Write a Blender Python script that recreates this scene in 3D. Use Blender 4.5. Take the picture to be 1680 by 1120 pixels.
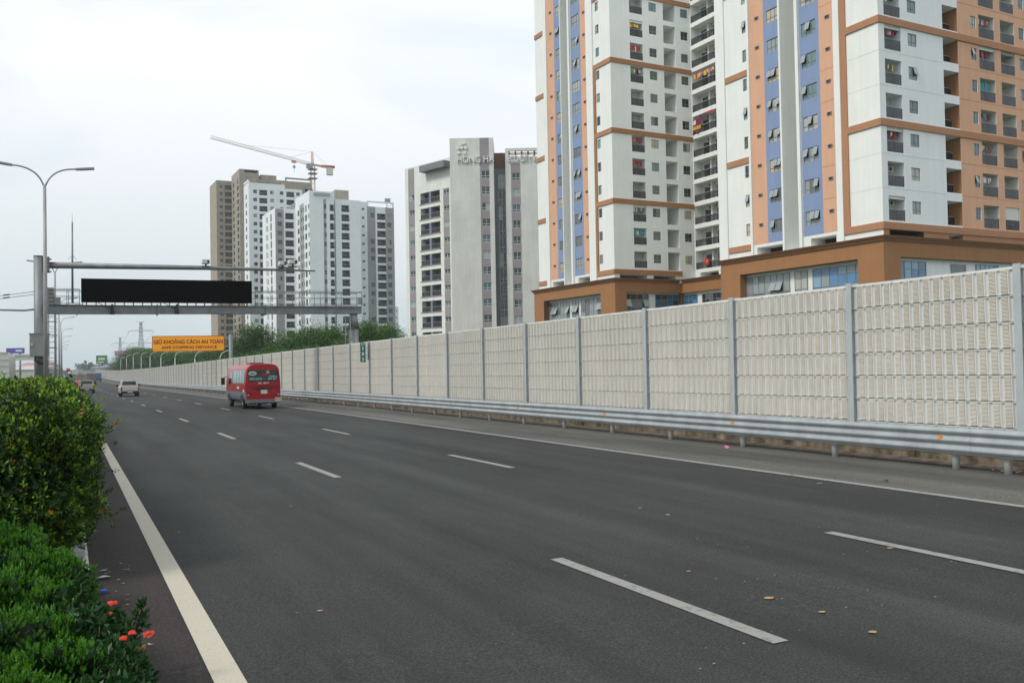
import bpy, bmesh, math, random
import numpy as np
from mathutils import Vector, Matrix

# ---------------------------------------------------------------- camera, sky, sun, exposure
S = bpy.context.scene
COL = S.collection
for o in list(bpy.data.objects): bpy.data.objects.remove(o)
F = 1476.0; YAW = math.radians(26.32); CAMH = 2.103
PIT = math.atan(31.6/1476); ROL = math.radians(1.05)
fw = Vector((math.sin(YAW)*math.cos(PIT), math.cos(YAW)*math.cos(PIT), math.sin(PIT)))
rt0 = Vector((math.cos(YAW), -math.sin(YAW), 0)); up0 = rt0.cross(fw)
rt = rt0*math.cos(ROL)-up0*math.sin(ROL); up = up0*math.cos(ROL)+rt0*math.sin(ROL)
CC = Vector((0, 0, CAMH))
cd = bpy.data.cameras.new('camera'); cam = bpy.data.objects.new('camera', cd); COL.objects.link(cam)
m = Matrix((rt, up, -fw)).transposed().to_4x4(); m.translation = CC
cam.matrix_world = m
cd.sensor_width = 36; cd.lens = 36*F/1680; cd.clip_start = .05; cd.clip_end = 6000
S.camera = cam
SUN_EL = math.radians(48); SUN_AZ = math.radians(262)   # compass style: from behind and left of the camera
W = bpy.data.worlds.new('World'); S.world = W; W.use_nodes = True
nt = W.node_tree; nt.nodes.clear()
def N(t, **k):
    n = nt.nodes.new(t)
    for a, b in k.items(): setattr(n, a, b)
    return n
wo = N('ShaderNodeOutputWorld'); bg = N('ShaderNodeBackground'); sky = N('ShaderNodeTexSky')
sky.sky_type = 'NISHITA'; sky.sun_disc = False; sky.sun_elevation = SUN_EL; sky.sun_rotation = SUN_AZ; sky.dust_density = 4
tc = N('ShaderNodeTexCoord'); mp = N('ShaderNodeMapping'); mp.inputs['Scale'].default_value = (1.1, 1.1, 3.2)
mp.inputs['Rotation'].default_value = (0.05, .12, .4)
nz = N('ShaderNodeTexNoise'); nz.inputs['Scale'].default_value = 1.5; nz.inputs['Detail'].default_value = 5; nz.inputs['Roughness'].default_value = .42; nz.inputs['Distortion'].default_value = .5
rp = N('ShaderNodeValToRGB'); rp.color_ramp.elements[0].position = .36; rp.color_ramp.elements[1].position = .56
rp.color_ramp.elements[0].color = (6.7, 7.8, 9.0, 1); rp.color_ramp.elements[1].color = (9.5, 9.7, 10.1, 1)
# the cloud deck is duller low down near the horizon
sx = N('ShaderNodeSeparateXYZ'); r2 = N('ShaderNodeValToRGB')
r2.color_ramp.elements[0].position = 0.0; r2.color_ramp.elements[0].color = (.66, .72, .70, 1)
r2.color_ramp.elements[1].position = .30; r2.color_ramp.elements[1].color = (1, 1, 1, 1)
mu = N('ShaderNodeMixRGB', blend_type='MULTIPLY'); mu.inputs[0].default_value = 1
mx = N('ShaderNodeMixRGB'); mx.inputs[0].default_value = .94
L = nt.links.new
L(tc.outputs['Generated'], mp.inputs[0]); L(mp.outputs[0], nz.inputs[0]); L(nz.outputs[0], rp.inputs[0])
L(tc.outputs['Generated'], sx.inputs[0]); L(sx.outputs[2], r2.inputs[0])
L(rp.outputs[0], mu.inputs[1]); L(r2.outputs[0], mu.inputs[2])
L(sky.outputs[0], mx.inputs[1]); L(mu.outputs[0], mx.inputs[2]); L(mx.outputs[0], bg.inputs[0]); L(bg.outputs[0], wo.inputs[0])
bg.inputs[1].default_value = .1
sd = bpy.data.lights.new('sun', 'SUN'); sun = bpy.data.objects.new('sun', sd); COL.objects.link(sun)
sd.energy = 2.0; sd.angle = math.radians(14); sd.color = (1, .96, .9)
sdir = Vector((math.sin(SUN_AZ)*math.cos(SUN_EL), math.cos(SUN_AZ)*math.cos(SUN_EL), math.sin(SUN_EL)))
sun.rotation_euler = (-sdir).to_track_quat('-Z', 'Y').to_euler()
S.view_settings.view_transform = 'Standard'; S.view_settings.look = 'None'; S.view_settings.gamma = 1
S.view_settings.exposure = .22
S.render.engine = 'CYCLES'

# ---------------------------------------------------------------- measuring helpers
def ray(x, y): return fw + rt*((x-840)/F) - up*((y-560)/F)
def onp(x, y, p0, n):
    d = ray(x, y); return CC + d*((Vector(p0)-CC).dot(n)/d.dot(n))
def atZ(x, y, Z): return CC + ray(x, y)*Z
def atY(x, y, Y): return onp(x, y, (0, Y, 0), Vector((0, 1, 0)))
def atX(x, y, X): return onp(x, y, (X, 0, 0), Vector((1, 0, 0)))
PR = [(-60, .47), (0, 0), (60, -.47), (100, -.85), (187, -1.7), (279, -2.3), (329, -2.5), (430, -2.5), (507, -2.2), (600, -1.3), (800, -.2), (1000, .8), (1300, .8), (2500, -6)]
_px = [a for a, b in PR]; _pz = [b for a, b in PR]
def zr(y): return sum(float(np.interp(y+d, _px, _pz)) for d in (-14, -7, 0, 7, 14))/5 if y > 20 else float(np.interp(y, _px, _pz))
def dx(y):
    if y < 150: return 0.
    if y < 350: return -.00002*(y-150)**2
    return -.8-.008*(y-350)
def slope(y): return (zr(y+1)-zr(y-1))/2

# ---------------------------------------------------------------- materials
MATS = {}
def mat(name, col, rough=.7, metal=0., var=0., vscale=1., bump=0., bscale=20., streak=0., spec=.5, alpha=1., island=0., emit=None, coat=0.):
    if name in MATS: return MATS[name]
    M = bpy.data.materials.new(name); M.use_nodes = True; t = M.node_tree; b = t.nodes['Principled BSDF']
    b.inputs['Base Color'].default_value = (*col, 1); b.inputs['Roughness'].default_value = rough; b.inputs['Metallic'].default_value = metal
    b.inputs['Specular IOR Level'].default_value = spec; b.inputs['Coat Weight'].default_value = coat
    ln = t.links.new; cur = None
    def nd(k): return t.nodes.new(k)
    if alpha < 1: b.inputs['Alpha'].default_value = alpha
    tcd = nd('ShaderNodeTexCoord')
    if var or streak or island:
        base = nd('ShaderNodeRGB'); base.outputs[0].default_value = (*col, 1); cur = base.outputs[0]
    def mul(cur, fac, lo, hi):
        mr = nd('ShaderNodeMapRange'); mr.inputs[1].default_value = .3; mr.inputs[2].default_value = .7; mr.inputs[3].default_value = lo; mr.inputs[4].default_value = hi
        ln(fac, mr.inputs[0]); v = nd('ShaderNodeVectorMath'); v.operation = 'SCALE'; ln(cur, v.inputs[0]); ln(mr.outputs[0], v.inputs[3]); return v.outputs[0]
    if var:
        n1 = nd('ShaderNodeTexNoise'); n1.inputs['Scale'].default_value = vscale; n1.inputs['Detail'].default_value = 6; n1.inputs['Roughness'].default_value = .6
        ln(tcd.outputs['Object'], n1.inputs[0]); cur = mul(cur, n1.outputs[0], 1-var, 1+var*.6)
    if streak:
        mpn = nd('ShaderNodeMapping'); mpn.inputs['Scale'].default_value = (1.3, 1.3, .08); ln(tcd.outputs['Object'], mpn.inputs[0])
        n2 = nd('ShaderNodeTexNoise'); n2.inputs['Scale'].default_value = 1.4; n2.inputs['Detail'].default_value = 5; n2.inputs['Roughness'].default_value = .7
        ln(mpn.outputs[0], n2.inputs[0]); cur = mul(cur, n2.outputs[0], 1-streak, 1.03)
    if island:
        g = nd('ShaderNodeNewGeometry'); hs = nd('ShaderNodeHueSaturation')
        m1 = nd('ShaderNodeMapRange'); m1.inputs[3].default_value = 1-island; m1.inputs[4].default_value = 1+island; ln(g.outputs['Random Per Island'], m1.inputs[0])
        m2 = nd('ShaderNodeMapRange'); m2.inputs[3].default_value = .5-.05*island; m2.inputs[4].default_value = .5+.03*island; ln(g.outputs['Random Per Island'], m2.inputs[0])
        ln(cur, hs.inputs['Color']); ln(m1.outputs[0], hs.inputs['Value']); ln(m2.outputs[0], hs.inputs['Hue']); cur = hs.outputs[0]
    if name in ('louvre_paint', 'barrier_sheet_paint', 'barrier_frame_paint'):     # each bay weathers a little differently, grime low down
        oi = nd('ShaderNodeObjectInfo'); mo = nd('ShaderNodeMapRange'); mo.inputs[3].default_value = .90; mo.inputs[4].default_value = 1.05; ln(oi.outputs['Random'], mo.inputs[0])
        v = nd('ShaderNodeVectorMath'); v.operation = 'SCALE'; ln(cur, v.inputs[0]); ln(mo.outputs[0], v.inputs[3]); cur = v.outputs[0]
        sp = nd('ShaderNodeSeparateXYZ'); ln(tcd.outputs['Object'], sp.inputs[0]); ng = nd('ShaderNodeTexNoise'); ng.inputs['Scale'].default_value = 3; ln(tcd.outputs['Object'], ng.inputs[0])
        aa = nd('ShaderNodeMath'); aa.operation = 'ADD'; ln(sp.outputs[2], aa.inputs[0]); ln(ng.outputs[0], aa.inputs[1]); mg = nd('ShaderNodeMapRange'); ln(aa.outputs[0], mg.inputs[0])
        for i_, v_ in enumerate((.6, 1.6, .80, 1.)): mg.inputs[i_+1].default_value = v_
        v = nd('ShaderNodeVectorMath'); v.operation = 'SCALE'; ln(cur, v.inputs[0]); ln(mg.outputs[0], v.inputs[3]); cur = v.outputs[0]
    if cur: ln(cur, b.inputs['Base Color'])
    if bump:
        n3 = nd('ShaderNodeTexNoise'); n3.inputs['Scale'].default_value = bscale; n3.inputs['Detail'].default_value = 4
        bp = nd('ShaderNodeBump'); bp.inputs['Strength'].default_value = bump; bp.inputs['Distance'].default_value = .02
        ln(tcd.outputs['Object'], n3.inputs[0]); ln(n3.outputs[0], bp.inputs['Height']); ln(bp.outputs[0], b.inputs['Normal'])
    if emit:
        b.inputs['Emission Color'].default_value = (*emit[0], 1); b.inputs['Emission Strength'].default_value = emit[1]
    MATS[name] = M; return M

# ---------------------------------------------------------------- mesh builder
class MB:
    def __init__(s, M=None): s.v = []; s.f = []; s.mi = []; s.mats = []; s.M = M; s.smooth = []
    def mid(s, m):
        if m not in s.mats: s.mats.append(m)
        return s.mats.index(m)
    def vert(s, p):
        p = Vector(p)
        if s.M: p = s.M @ p
        s.v.append(tuple(p)); return len(s.v)-1
    def poly(s, pts, m, sm=False):
        i = [s.vert(p) for p in pts]; s.f.append(i); s.mi.append(s.mid(m)); s.smooth.append(sm)
    def box(s, a, b, m, faces='xXyYzZ', ax=None):
        x0, y0, z0 = a; x1, y1, z1 = b
        c = [(x0,y0,z0),(x1,y0,z0),(x1,y1,z0),(x0,y1,z0),(x0,y0,z1),(x1,y0,z1),(x1,y1,z1),(x0,y1,z1)]
        if ax is not None: c = [ax @ Vector(p) for p in c]
        i = [s.vert(p) for p in c]; k = s.mid(m)
        D = {'z':(0,3,2,1),'Z':(4,5,6,7),'y':(0,1,5,4),'X':(1,2,6,5),'Y':(2,3,7,6),'x':(3,0,4,7)}
        for q in faces: s.f.append([i[j] for j in D[q]]); s.mi.append(k); s.smooth.append(False)
    def tube(s, pts, r, m, n=8, cap=True):
        pts = [Vector(p) for p in pts]
        if not hasattr(r, '__len__'): r = [r]*len(pts)
        k = s.mid(m); rings = []; prev = None
        for j, p in enumerate(pts):
            d = (pts[min(j+1, len(pts)-1)]-pts[max(j-1, 0)]).normalized()
            a = Vector((0, 0, 1)) if abs(d.z) < .95 else Vector((1, 0, 0))
            if prev is not None: e = (prev - d*prev.dot(d)).normalized()
            else: e = d.cross(a).normalized()
            prev = e; g = d.cross(e)
            rings.append([s.vert(p+(e*math.cos(2*math.pi*t/n)+g*math.sin(2*math.pi*t/n))*r[j]) for t in range(n)])
        for j in range(len(rings)-1):
            for t in range(n):
                s.f.append([rings[j][t], rings[j][(t+1)%n], rings[j+1][(t+1)%n], rings[j+1][t]]); s.mi.append(k); s.smooth.append(True)
        if cap:
            s.f.append(rings[0][::-1]); s.f.append(rings[-1]); s.mi += [k, k]; s.smooth += [False, False]
    def extrude(s, prof, y0, y1, m, off=(0, 0)):   # closed (x,z) profile extruded along y
        k = s.mid(m); n = len(prof)
        a = [s.vert((x+off[0], y0, z+off[1])) for x, z in prof]; b = [s.vert((x+off[0], y1, z+off[1])) for x, z in prof]
        for t in range(n): s.f.append([a[t], a[(t+1)%n], b[(t+1)%n], b[t]]); s.mi.append(k); s.smooth.append(False)
        s.f.append(a[::-1]); s.f.append(b); s.mi += [k, k]; s.smooth += [False, False]
    def build(s, name, parent=None, **tags):
        me = bpy.data.meshes.new(name); me.from_pydata(s.v, [], s.f)
        for m in s.mats: me.materials.append(m)
        me.polygons.foreach_set('material_index', s.mi); me.polygons.foreach_set('use_smooth', s.smooth); me.update()
        bm = bmesh.new(); bm.from_mesh(me); bmesh.ops.recalc_face_normals(bm, faces=bm.faces); bm.to_mesh(me); bm.free()
        return link(name, me, parent, **tags)
def link(name, me, parent=None, **tags):
    o = bpy.data.objects.new(name, me); COL.objects.link(o)
    if parent: o.parent = parent
    for k, v in tags.items(): o[k] = v
    return o
def thing(name, label, cat, loc=(0, 0, 0), rz=0., group=None):
    o = bpy.data.objects.new(name, None); COL.objects.link(o); o.location = loc; o.rotation_euler = (0, 0, rz); o.empty_display_size = .3
    o['label'] = label; o['category'] = cat
    if group: o['group'] = group
    return o
def tag(o, label, cat, group=None, kind=None):
    o['label'] = label; o['category'] = cat
    if group: o['group'] = group
    if kind: o['kind'] = kind
    return o
def copy_tree(o, parent=None):
    c = o.copy(); COL.objects.link(c); c.parent = parent
    for ch in list(o.children): copy_tree(ch, c)
    return c
def text_mesh(txt, size, m, ext=.005, align='CENTER', sx=1., bold=0.):
    cu = bpy.data.curves.new('t', 'FONT'); cu.body = txt; cu.size = size; cu.extrude = ext; cu.align_x = align; cu.align_y = 'CENTER'; cu.offset = bold
    o = bpy.data.objects.new('t', cu); COL.objects.link(o); dg = bpy.context.evaluated_depsgraph_get()
    me = bpy.data.meshes.new_from_object(o.evaluated_get(dg)); bpy.data.objects.remove(o); me.name = 'lettering'
    me.materials.clear(); me.materials.append(m)
    if sx != 1: me.transform(Matrix.Scale(sx, 4, (1, 0, 0)))
    return me
def place_text(me, parent, loc, xdir, name='lettering', **tags):     # text lies in the plane of xdir and world up
    o = link(name, me, parent, **tags); X = Vector(xdir).normalized(); Z = Vector((0, 0, 1)); Nn = X.cross(Z)
    mm = Matrix((X, Z, Nn)).transposed().to_4x4(); mm.translation = Vector(loc); o.matrix_local = mm; return o
def rng(seed): return random.Random(seed)
# ================================================================ ROAD
def asphalt(name, c1, c2, tint=(1, 1, 1)):
    M = bpy.data.materials.new(name); M.use_nodes = True; t = M.node_tree; b = t.nodes['Principled BSDF']; ln = t.links.new
    nd = t.nodes.new; tcd = nd('ShaderNodeTexCoord')
    def noise(scale, sc=(1, 1, 1), det=4, r=.6):
        mp = nd('ShaderNodeMapping'); mp.inputs['Scale'].default_value = sc; ln(tcd.outputs['Object'], mp.inputs[0])
        n = nd('ShaderNodeTexNoise'); n.inputs['Scale'].default_value = scale; n.inputs['Detail'].default_value = det; n.inputs['Roughness'].default_value = r; ln(mp.outputs[0], n.inputs[0]); return n.outputs[0]
    def rmp(f, a, b_, lo, hi):
        mr = nd('ShaderNodeMapRange'); ln(f, mr.inputs[0])
        for i, v in enumerate((a, b_, lo, hi)): mr.inputs[i+1].default_value = v
        return mr.outputs[0]
    big = rmp(noise(.55, (1, .12, 1), 5), .35, .65, 0, 1)
    mc = nd('ShaderNodeMixRGB'); mc.inputs[1].default_value = (*c1, 1); mc.inputs[2].default_value = (*c2, 1); ln(big, mc.inputs[0])
    def scale(c, f):
        v = nd('ShaderNodeVectorMath'); v.operation = 'SCALE'; ln(c, v.inputs[0]); ln(f, v.inputs[3]); return v.outputs[0]
    c = scale(mc.outputs[0], rmp(noise(1.3, (1, .035, 1), 4), .3, .7, .74, 1.2))     # wheel tracks
    c = scale(c, rmp(noise(.9, (1, .5, 1), 6, .7), .3, .7, .86, 1.12))
    c = scale(c, rmp(noise(110, (1, 1, 1), 2, .8), .3, .72, .62, 1.5))              # stones
    c = scale(c, rmp(noise(38, (1, 1, 1), 1, .5), .68, .76, 1, 1.7))
    c = scale(c, rmp(noise(52, (1, 1, 1), 1, .5), .35, .68, .70, 1.45))
    c = scale(c, rmp(noise(.35, (1, .25, 1), 8, .75), .40, .46, .86, 1.0))            # worn patches
    vr = nd('ShaderNodeTexVoronoi'); vr.feature = 'DISTANCE_TO_EDGE'; vr.inputs['Scale'].default_value = .23
    mpv = nd('ShaderNodeMapping'); mpv.inputs['Scale'].default_value = (1, .35, 1); nv = nd('ShaderNodeTexNoise'); nv.inputs['Scale'].default_value = 1.5; nv.inputs['Detail'].default_value = 6
    ad = nd('ShaderNodeVectorMath'); ad.operation = 'ADD'; sc_ = nd('ShaderNodeVectorMath'); sc_.operation = 'SCALE'; sc_.inputs[3].default_value = .9
    ln(tcd.outputs['Object'], mpv.inputs[0]); ln(tcd.outputs['Object'], nv.inputs[0]); ln(nv.outputs[1], sc_.inputs[0]); ln(mpv.outputs[0], ad.inputs[0]); ln(sc_.outputs[0], ad.inputs[1]); ln(ad.outputs[0], vr.inputs[0])
    c = scale(c, rmp(vr.outputs[0], .0, .003, .86, 1.0))                                # hairline cracks
    ln(c, b.inputs['Base Color']); b.inputs['Roughness'].default_value = .82; b.inputs['Specular IOR Level'].default_value = .2
    bp = nd('ShaderNodeBump'); bp.inputs['Strength'].default_value = .5; bp.inputs['Distance'].default_value = .006; ln(noise(120, det=2), bp.inputs['Height']); ln(bp.outputs[0], b.inputs['Normal'])
    return M
M_road = asphalt('asphalt', (.0275, .0285, .0265), (.040, .0415, .0385))
M_shoulder = asphalt('shoulder_asphalt', (.070, .069, .063), (.105, .100, .088))
M_gut = asphalt('gutter_asphalt', (.030, .025, .022), (.046, .038, .034))
def worn_paint(name, col, dark, thr=.62):
    M = bpy.data.materials.new(name); M.use_nodes = True; t = M.node_tree; b = t.nodes['Principled BSDF']; ln = t.links.new; nd = t.nodes.new
    tcd = nd('ShaderNodeTexCoord'); n = nd('ShaderNodeTexNoise'); n.inputs['Scale'].default_value = 9; n.inputs['Detail'].default_value = 8; n.inputs['Roughness'].default_value = .75
    n2 = nd('ShaderNodeTexNoise'); n2.inputs['Scale'].default_value = 90; n2.inputs['Detail'].default_value = 2; ln(tcd.outputs['Object'], n2.inputs[0])
    ln(tcd.outputs['Object'], n.inputs[0]); r = nd('ShaderNodeMapRange'); r.inputs[1].default_value = thr; r.inputs[2].default_value = thr+.1; ln(n.outputs[0], r.inputs[0])
    mc = nd('ShaderNodeMixRGB'); mc.inputs[1].default_value = (*col, 1); mc.inputs[2].default_value = (*dark, 1); ln(r.outputs[0], mc.inputs[0])
    r2 = nd('ShaderNodeMapRange'); r2.inputs[1].default_value = .3; r2.inputs[2].default_value = .7; r2.inputs[3].default_value = .82; r2.inputs[4].default_value = 1.1; ln(n2.outputs[0], r2.inputs[0])
    v = nd('ShaderNodeVectorMath'); v.operation = 'SCALE'; ln(mc.outputs[0], v.inputs[0]); ln(r2.outputs[0], v.inputs[3]); ln(v.outputs[0], b.inputs['Base Color'])
    b.inputs['Roughness'].default_value = .7; return M
M_cream = worn_paint('edge_line_paint', (.46, .42, .325), (.26, .24, .20))
M_dash = worn_paint('lane_paint', (.255, .25, .225), (.12, .12, .11), .54)
M_soil = mat('soil', (.10, .075, .05), .95, var=.5, vscale=3, bump=.6, bscale=12)
M_dirt = mat('verge_dirt', (.16, .13, .10), .95, var=.5, vscale=4, bump=.7, bscale=25)
M_field = mat('field', (.06, .085, .03), .95, var=.5, vscale=.05)
M_kerb = mat('kerb_paint', (.50, .50, .47), .8, var=.5, vscale=6, bump=.3)
YS = [-30, -10, 0, 4, 8, 12, 16, 20, 26, 32, 40, 50, 60, 70, 80, 90, 100, 115, 130, 150, 170, 190, 210, 240, 270, 300, 330, 370, 410, 460, 510, 560, 620, 700, 800, 900, 1000, 1150]
def strip(xa, xb, dz, m, ys=YS, mb=None, za=None):
    mb = mb or MB(); z1 = dz if za is None else za
    for a, b in zip(ys[:-1], ys[1:]):
        mb.poly([(xa+dx(a), a, zr(a)+dz), (xb+dx(a), a, zr(a)+z1), (xb+dx(b), b, zr(b)+z1), (xa+dx(b), b, zr(b)+dz)], m)
    return mb
gmb = MB()
GY = [-400, -60, 0, 60, 120, 200, 300, 450, 600, 1000, 1600, 2500, 4500]; GX = [-3500, -400, -60, -17, 0, 30, 80, 300, 900, 4000]
for a, b in zip(GY[:-1], GY[1:]):
    for c, d in zip(GX[:-1], GX[1:]): gmb.poly([(x, y, zr(max(y, -60))-.9) for x, y in ((c, a), (d, a), (d, b), (c, b))], M_field)
gmb.build('ground', kind='structure')
rd = strip(.42, 12.05, 0, M_road).build('road', kind='structure')
strip(12.05, 15.35, .002, M_shoulder).build('shoulder', rd)
strip(.20, .86, .004, M_gut).build('gutter', rd)
strip(.88, 1.08, .008, M_cream).build('edge_line', rd)
strip(11.86, 12.04, .008, M_dash).build('edge_line', rd)
k = 0
for X, y0, per, ln_ in ((4.77, 5.2, 12.28, 3.45), (8.32, 4.75, 12.15, 3.45)):
    y = y0
    for i in range(32):
        mb = MB(); strip(X-.075, X+.075, .008, M_dash, [y, y+ln_/2, y+ln_], mb); mb.build('lane_dash', rd); y += per
strip(-17, -3.3, -.02, M_road).build('opposite_road', kind='structure')
strip(-3.3, .02, .12, M_soil).build('median', kind='structure')
kb = MB()
for ys in ([-6+1.0*i for i in range(60)],):
    for a in ys:
        for x0, x1 in ((.02, .19),):
            b = a+.985; vs = []
            for y in (a, b):
                z = zr(y); vs.append([(x0, y, z-.1), (x0, y, z+.17), (x1-.03, y, z+.17), (x1, y, z+.13), (x1, y, z-.1)])
            for j in range(4): kb.poly([vs[0][j], vs[0][j+1], vs[1][j+1], vs[1][j]], M_kerb)
            kb.poly(vs[0], M_kerb); kb.poly(vs[1][::-1], M_kerb)
strip(.02, .19, .17, M_kerb, [54]+[y for y in YS if y > 54], kb); strip(.19, .192, .17, M_kerb, [54]+[y for y in YS if y > 54], kb, -.05)
kb.build('kerb', kind='structure')
vb = strip(15.35, 15.62, .015, M_dirt, za=.07)
vb.build('verge', kind='structure')
strip(15.9, 17.0, -.05, M_dirt).build('verge', kind='structure')
# frontage road beyond the wall
strip(17.0, 27, -.35, M_shoulder).build('frontage_road', kind='structure')
# ================================================================ NOISE BARRIER
M_psh = mat('barrier_sheet_paint', (.60, .62, .59), .5, var=.08, vscale=2.2, streak=.08); M_pan = mat('barrier_frame_paint', (.62, .625, .585), .55, var=.10, vscale=2.2, streak=.10)
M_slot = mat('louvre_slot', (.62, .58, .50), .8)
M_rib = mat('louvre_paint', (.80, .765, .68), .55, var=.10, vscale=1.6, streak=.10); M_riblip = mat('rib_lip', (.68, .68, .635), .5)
M_gal = mat('galvanised_steel', (.42, .455, .45), .5, .12, var=.12, vscale=3)
M_rail = mat('rail_steel', (.37, .405, .41), .42, .35, var=.22, vscale=1.8, streak=.15)
M_conc = mat('stained_concrete', (.25, .195, .13), .9, var=.9, vscale=2.6, bump=.8, bscale=9, streak=.6)
WX = 15.72; BAY = 3.97; W0 = 10.66
def bay_mesh():
    mb = MB()
    for r in range(7):
        z1 = 3.73-r*.495; z0 = z1-.49
        mb.box((0.02, .06, z0), (.11, BAY-.06, z1), M_psh, 'xzZ')
        mb.box((-.012, .06, z1-.022), (.02, BAY-.06, z1-.002), M_pan, 'xzZ')
        mb.box((-.012, .06, z0+.002), (.02, BAY-.06, z0+.016), M_pan, 'xzZ')
        nr = 15; w = (BAY-.30)/nr
        for i in range(nr):
            y0 = .15+i*w+.035; y1 = y0+w-.085
            a = [(0.02, y0-.012), (-.028, y0), (-.028, y1), (.02, y1+.012)]
            zz0, zz1 = z0+.016, z1-.022
            mb.poly([(a[0][0], a[0][1], zz0), (a[1][0], a[1][1], zz0), (a[1][0], a[1][1], zz1), (a[0][0], a[0][1], zz1)], M_riblip)
            mb.poly([(a[2][0], a[2][1], zz0), (a[3][0], a[3][1], zz0), (a[3][0], a[3][1], zz1), (a[2][0], a[2][1], zz1)], M_riblip)
            e = .016
            for zc in (zz0, zz1): mb.poly([(a[0][0], a[0][1], zc), (-.040, y0, zc), (-.040, y1, zc), (.02, y1+.012, zc)], M_riblip)
            mb.poly([(-.028, y0, zz0), (-.028, y0+e, zz0), (-.028, y0+e, zz1), (-.028, y0, zz1)], M_riblip)
            nl = 18; ph = (zz1-zz0)/nl; ya, yb = y0+e, y1-e*.5
            for li in range(nl):
                za = zz0+ph*li
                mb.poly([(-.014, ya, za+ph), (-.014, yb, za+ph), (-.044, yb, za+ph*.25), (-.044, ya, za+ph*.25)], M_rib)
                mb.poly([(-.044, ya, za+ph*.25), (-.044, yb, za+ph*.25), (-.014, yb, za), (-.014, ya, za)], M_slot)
            mb.poly([(-.028, y1-e*.5, zz0), (-.028, y1, zz0), (-.028, y1, zz1), (-.028, y1-e*.5, zz1)], M_riblip)
    mb.box((.0, .0, 3.73), (.12, BAY, 3.765), M_pan)
    return mb
wall = thing('noise_barrier', 'long pale perforated metal noise wall in steel posts behind the guardrail', 'noise wall', (WX, 0, 0))
wall_l = MB()
b0 = bay_mesh().build('panel', wall); post = MB()
post.box((-.10, -.075, .383), (-.085, .075, 3.80), M_gal); post.box((-.085, -.006, .383), (.13, .006, 3.79), M_gal); post.box((.13, -.075, .383), (.145, .075, 3.80), M_gal)
p0 = post.build('post', wall)
NB = 132
far_pan = MB(); far_post = MB()
for i in range(-1, NB):
    y = W0+BAY*i; sl = math.atan((zr(y+BAY)-zr(y))/BAY); rz = -math.atan((dx(y+BAY)-dx(y))/BAY)*-1
    if i < 98:
        o = b0 if i == -1 else b0.copy(); p = p0 if i == -1 else p0.copy()
        for q in (o, p):
            if i != -1: COL.objects.link(q)
            q.location = (dx(y), y, zr(y)); q.rotation_euler = (sl, 0, math.atan((dx(y)-dx(y+BAY))/BAY))
        p.rotation_euler = (0, 0, 0)
    else:
        Mx = Matrix.Translation((dx(y), y, zr(y))) @ Matrix.Rotation(sl, 4, 'X'); far_pan.M = Mx; far_post.M = Matrix.Translation((dx(y), y, zr(y)))
        for r in range(7): far_pan.box((-.02, .06, .27+.495*r), (.1, BAY-.06, .75+.495*r), M_pan)
        far_post.box((-.10, -.075, .383), (.14, .075, 3.8), M_gal)
far_pan.M = None; far_pan.build('panel', wall, kind='stuff'); far_post.build('post', wall, kind='stuff')
cb = MB()
ys = [4+3.0*i for i in range(180)]
for a in ys:
    b = a+2.985
    def sec(y): x = dx(y); z = zr(y); return [(-.09+x, y, z-.2), (-.07+x, y, z+.20), (-.085+x, y, z+.21), (-.085+x, y, z+.38), (.14+x, y, z+.38), (.14+x, y, z-.2)]
    s0, s1 = sec(a), sec(b)
    for j in range(5): cb.poly([s0[j], s0[j+1], s1[j+1], s1[j]], M_conc)
    cb.poly(s0, M_conc); cb.poly(s1, M_conc)
cb.build('concrete_base', wall)
# ================================================================ GUARDRAIL
GX0 = 14.86
gr = thing('guardrail', 'galvanised triple wave guardrail with round posts along the right shoulder', 'guardrail', (GX0, 0, 0))
tp = [(.02, 0), (.02, .02), (-.055, .05), (-.055, .075), (.005, .115), (.005, .145), (-.055, .185), (-.055, .21), (.005, .25), (.005, .28), (-.055, .32), (-.055, .345), (.005, .385), (.005, .40)]
def thrie():
    pts = []
    n = 43
    for i in range(n):
        t = i/(n-1); pts.append((-.045*(.5-.5*math.cos(2*math.pi*3*t))**.8, t*.5))
    return pts
TP = thrie(); mb = MB()
gy = [0, 3, 7.2, 11.2, 11.25, 15, 19, 19.05, 23, 27, 31, 35, 40, 45, 50, 55, 60, 66, 72, 78, 84, 90, 100, 110, 120, 135, 150, 170, 190, 210, 240, 270, 300, 340, 380, 430, 480, 540]
for a, b in zip(gy[:-1], gy[1:]):
    for (x0, z0), (x1, z1) in zip(TP[:-1], TP[1:]):
        mb.poly([(x0+dx(a), a, zr(a)+.30+z0), (x1+dx(a), a, zr(a)+.30+z1), (x1+dx(b), b, zr(b)+.30+z1), (x0+dx(b), b, zr(b)+.30+z0)], M_rail, True)
mb.build('beam', gr)
bo = MB(); 
for yb in (11.3, 11.62, 14.6, 17.6, 20.6, 23.6):
    for zz in (.39, .56, .70):
        bo.tube([(-.0, yb, zr(yb)+zz), (-.018, yb, zr(yb)+zz)], .018, M_gal, 6)
    if yb == 11.3: 
        for (x0, z0), (x1, z1) in zip(TP[:-1], TP[1:]): bo.poly([(x0-.006, yb-.18, zr(yb)+.302+z0), (x1-.006, yb-.18, zr(yb)+.302+z1), (x1-.006, yb+.2, zr(yb)+.302+z1), (x0-.006, yb+.2, zr(yb)+.302+z0)], M_rail, True)
bo.build('splice_plate', gr)
gp = MB(); gp.tube([(0, 0, -.1), (0, 0, .76)], .07, M_gal, 14); gp.box((-.10, -.05, .35), (-.05, .05, .75), M_gal); gp0 = gp.build('post', gr)
fp = MB(); first = True
PY = [10.5]+[11.55+2.98*i for i in range(170)]
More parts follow.
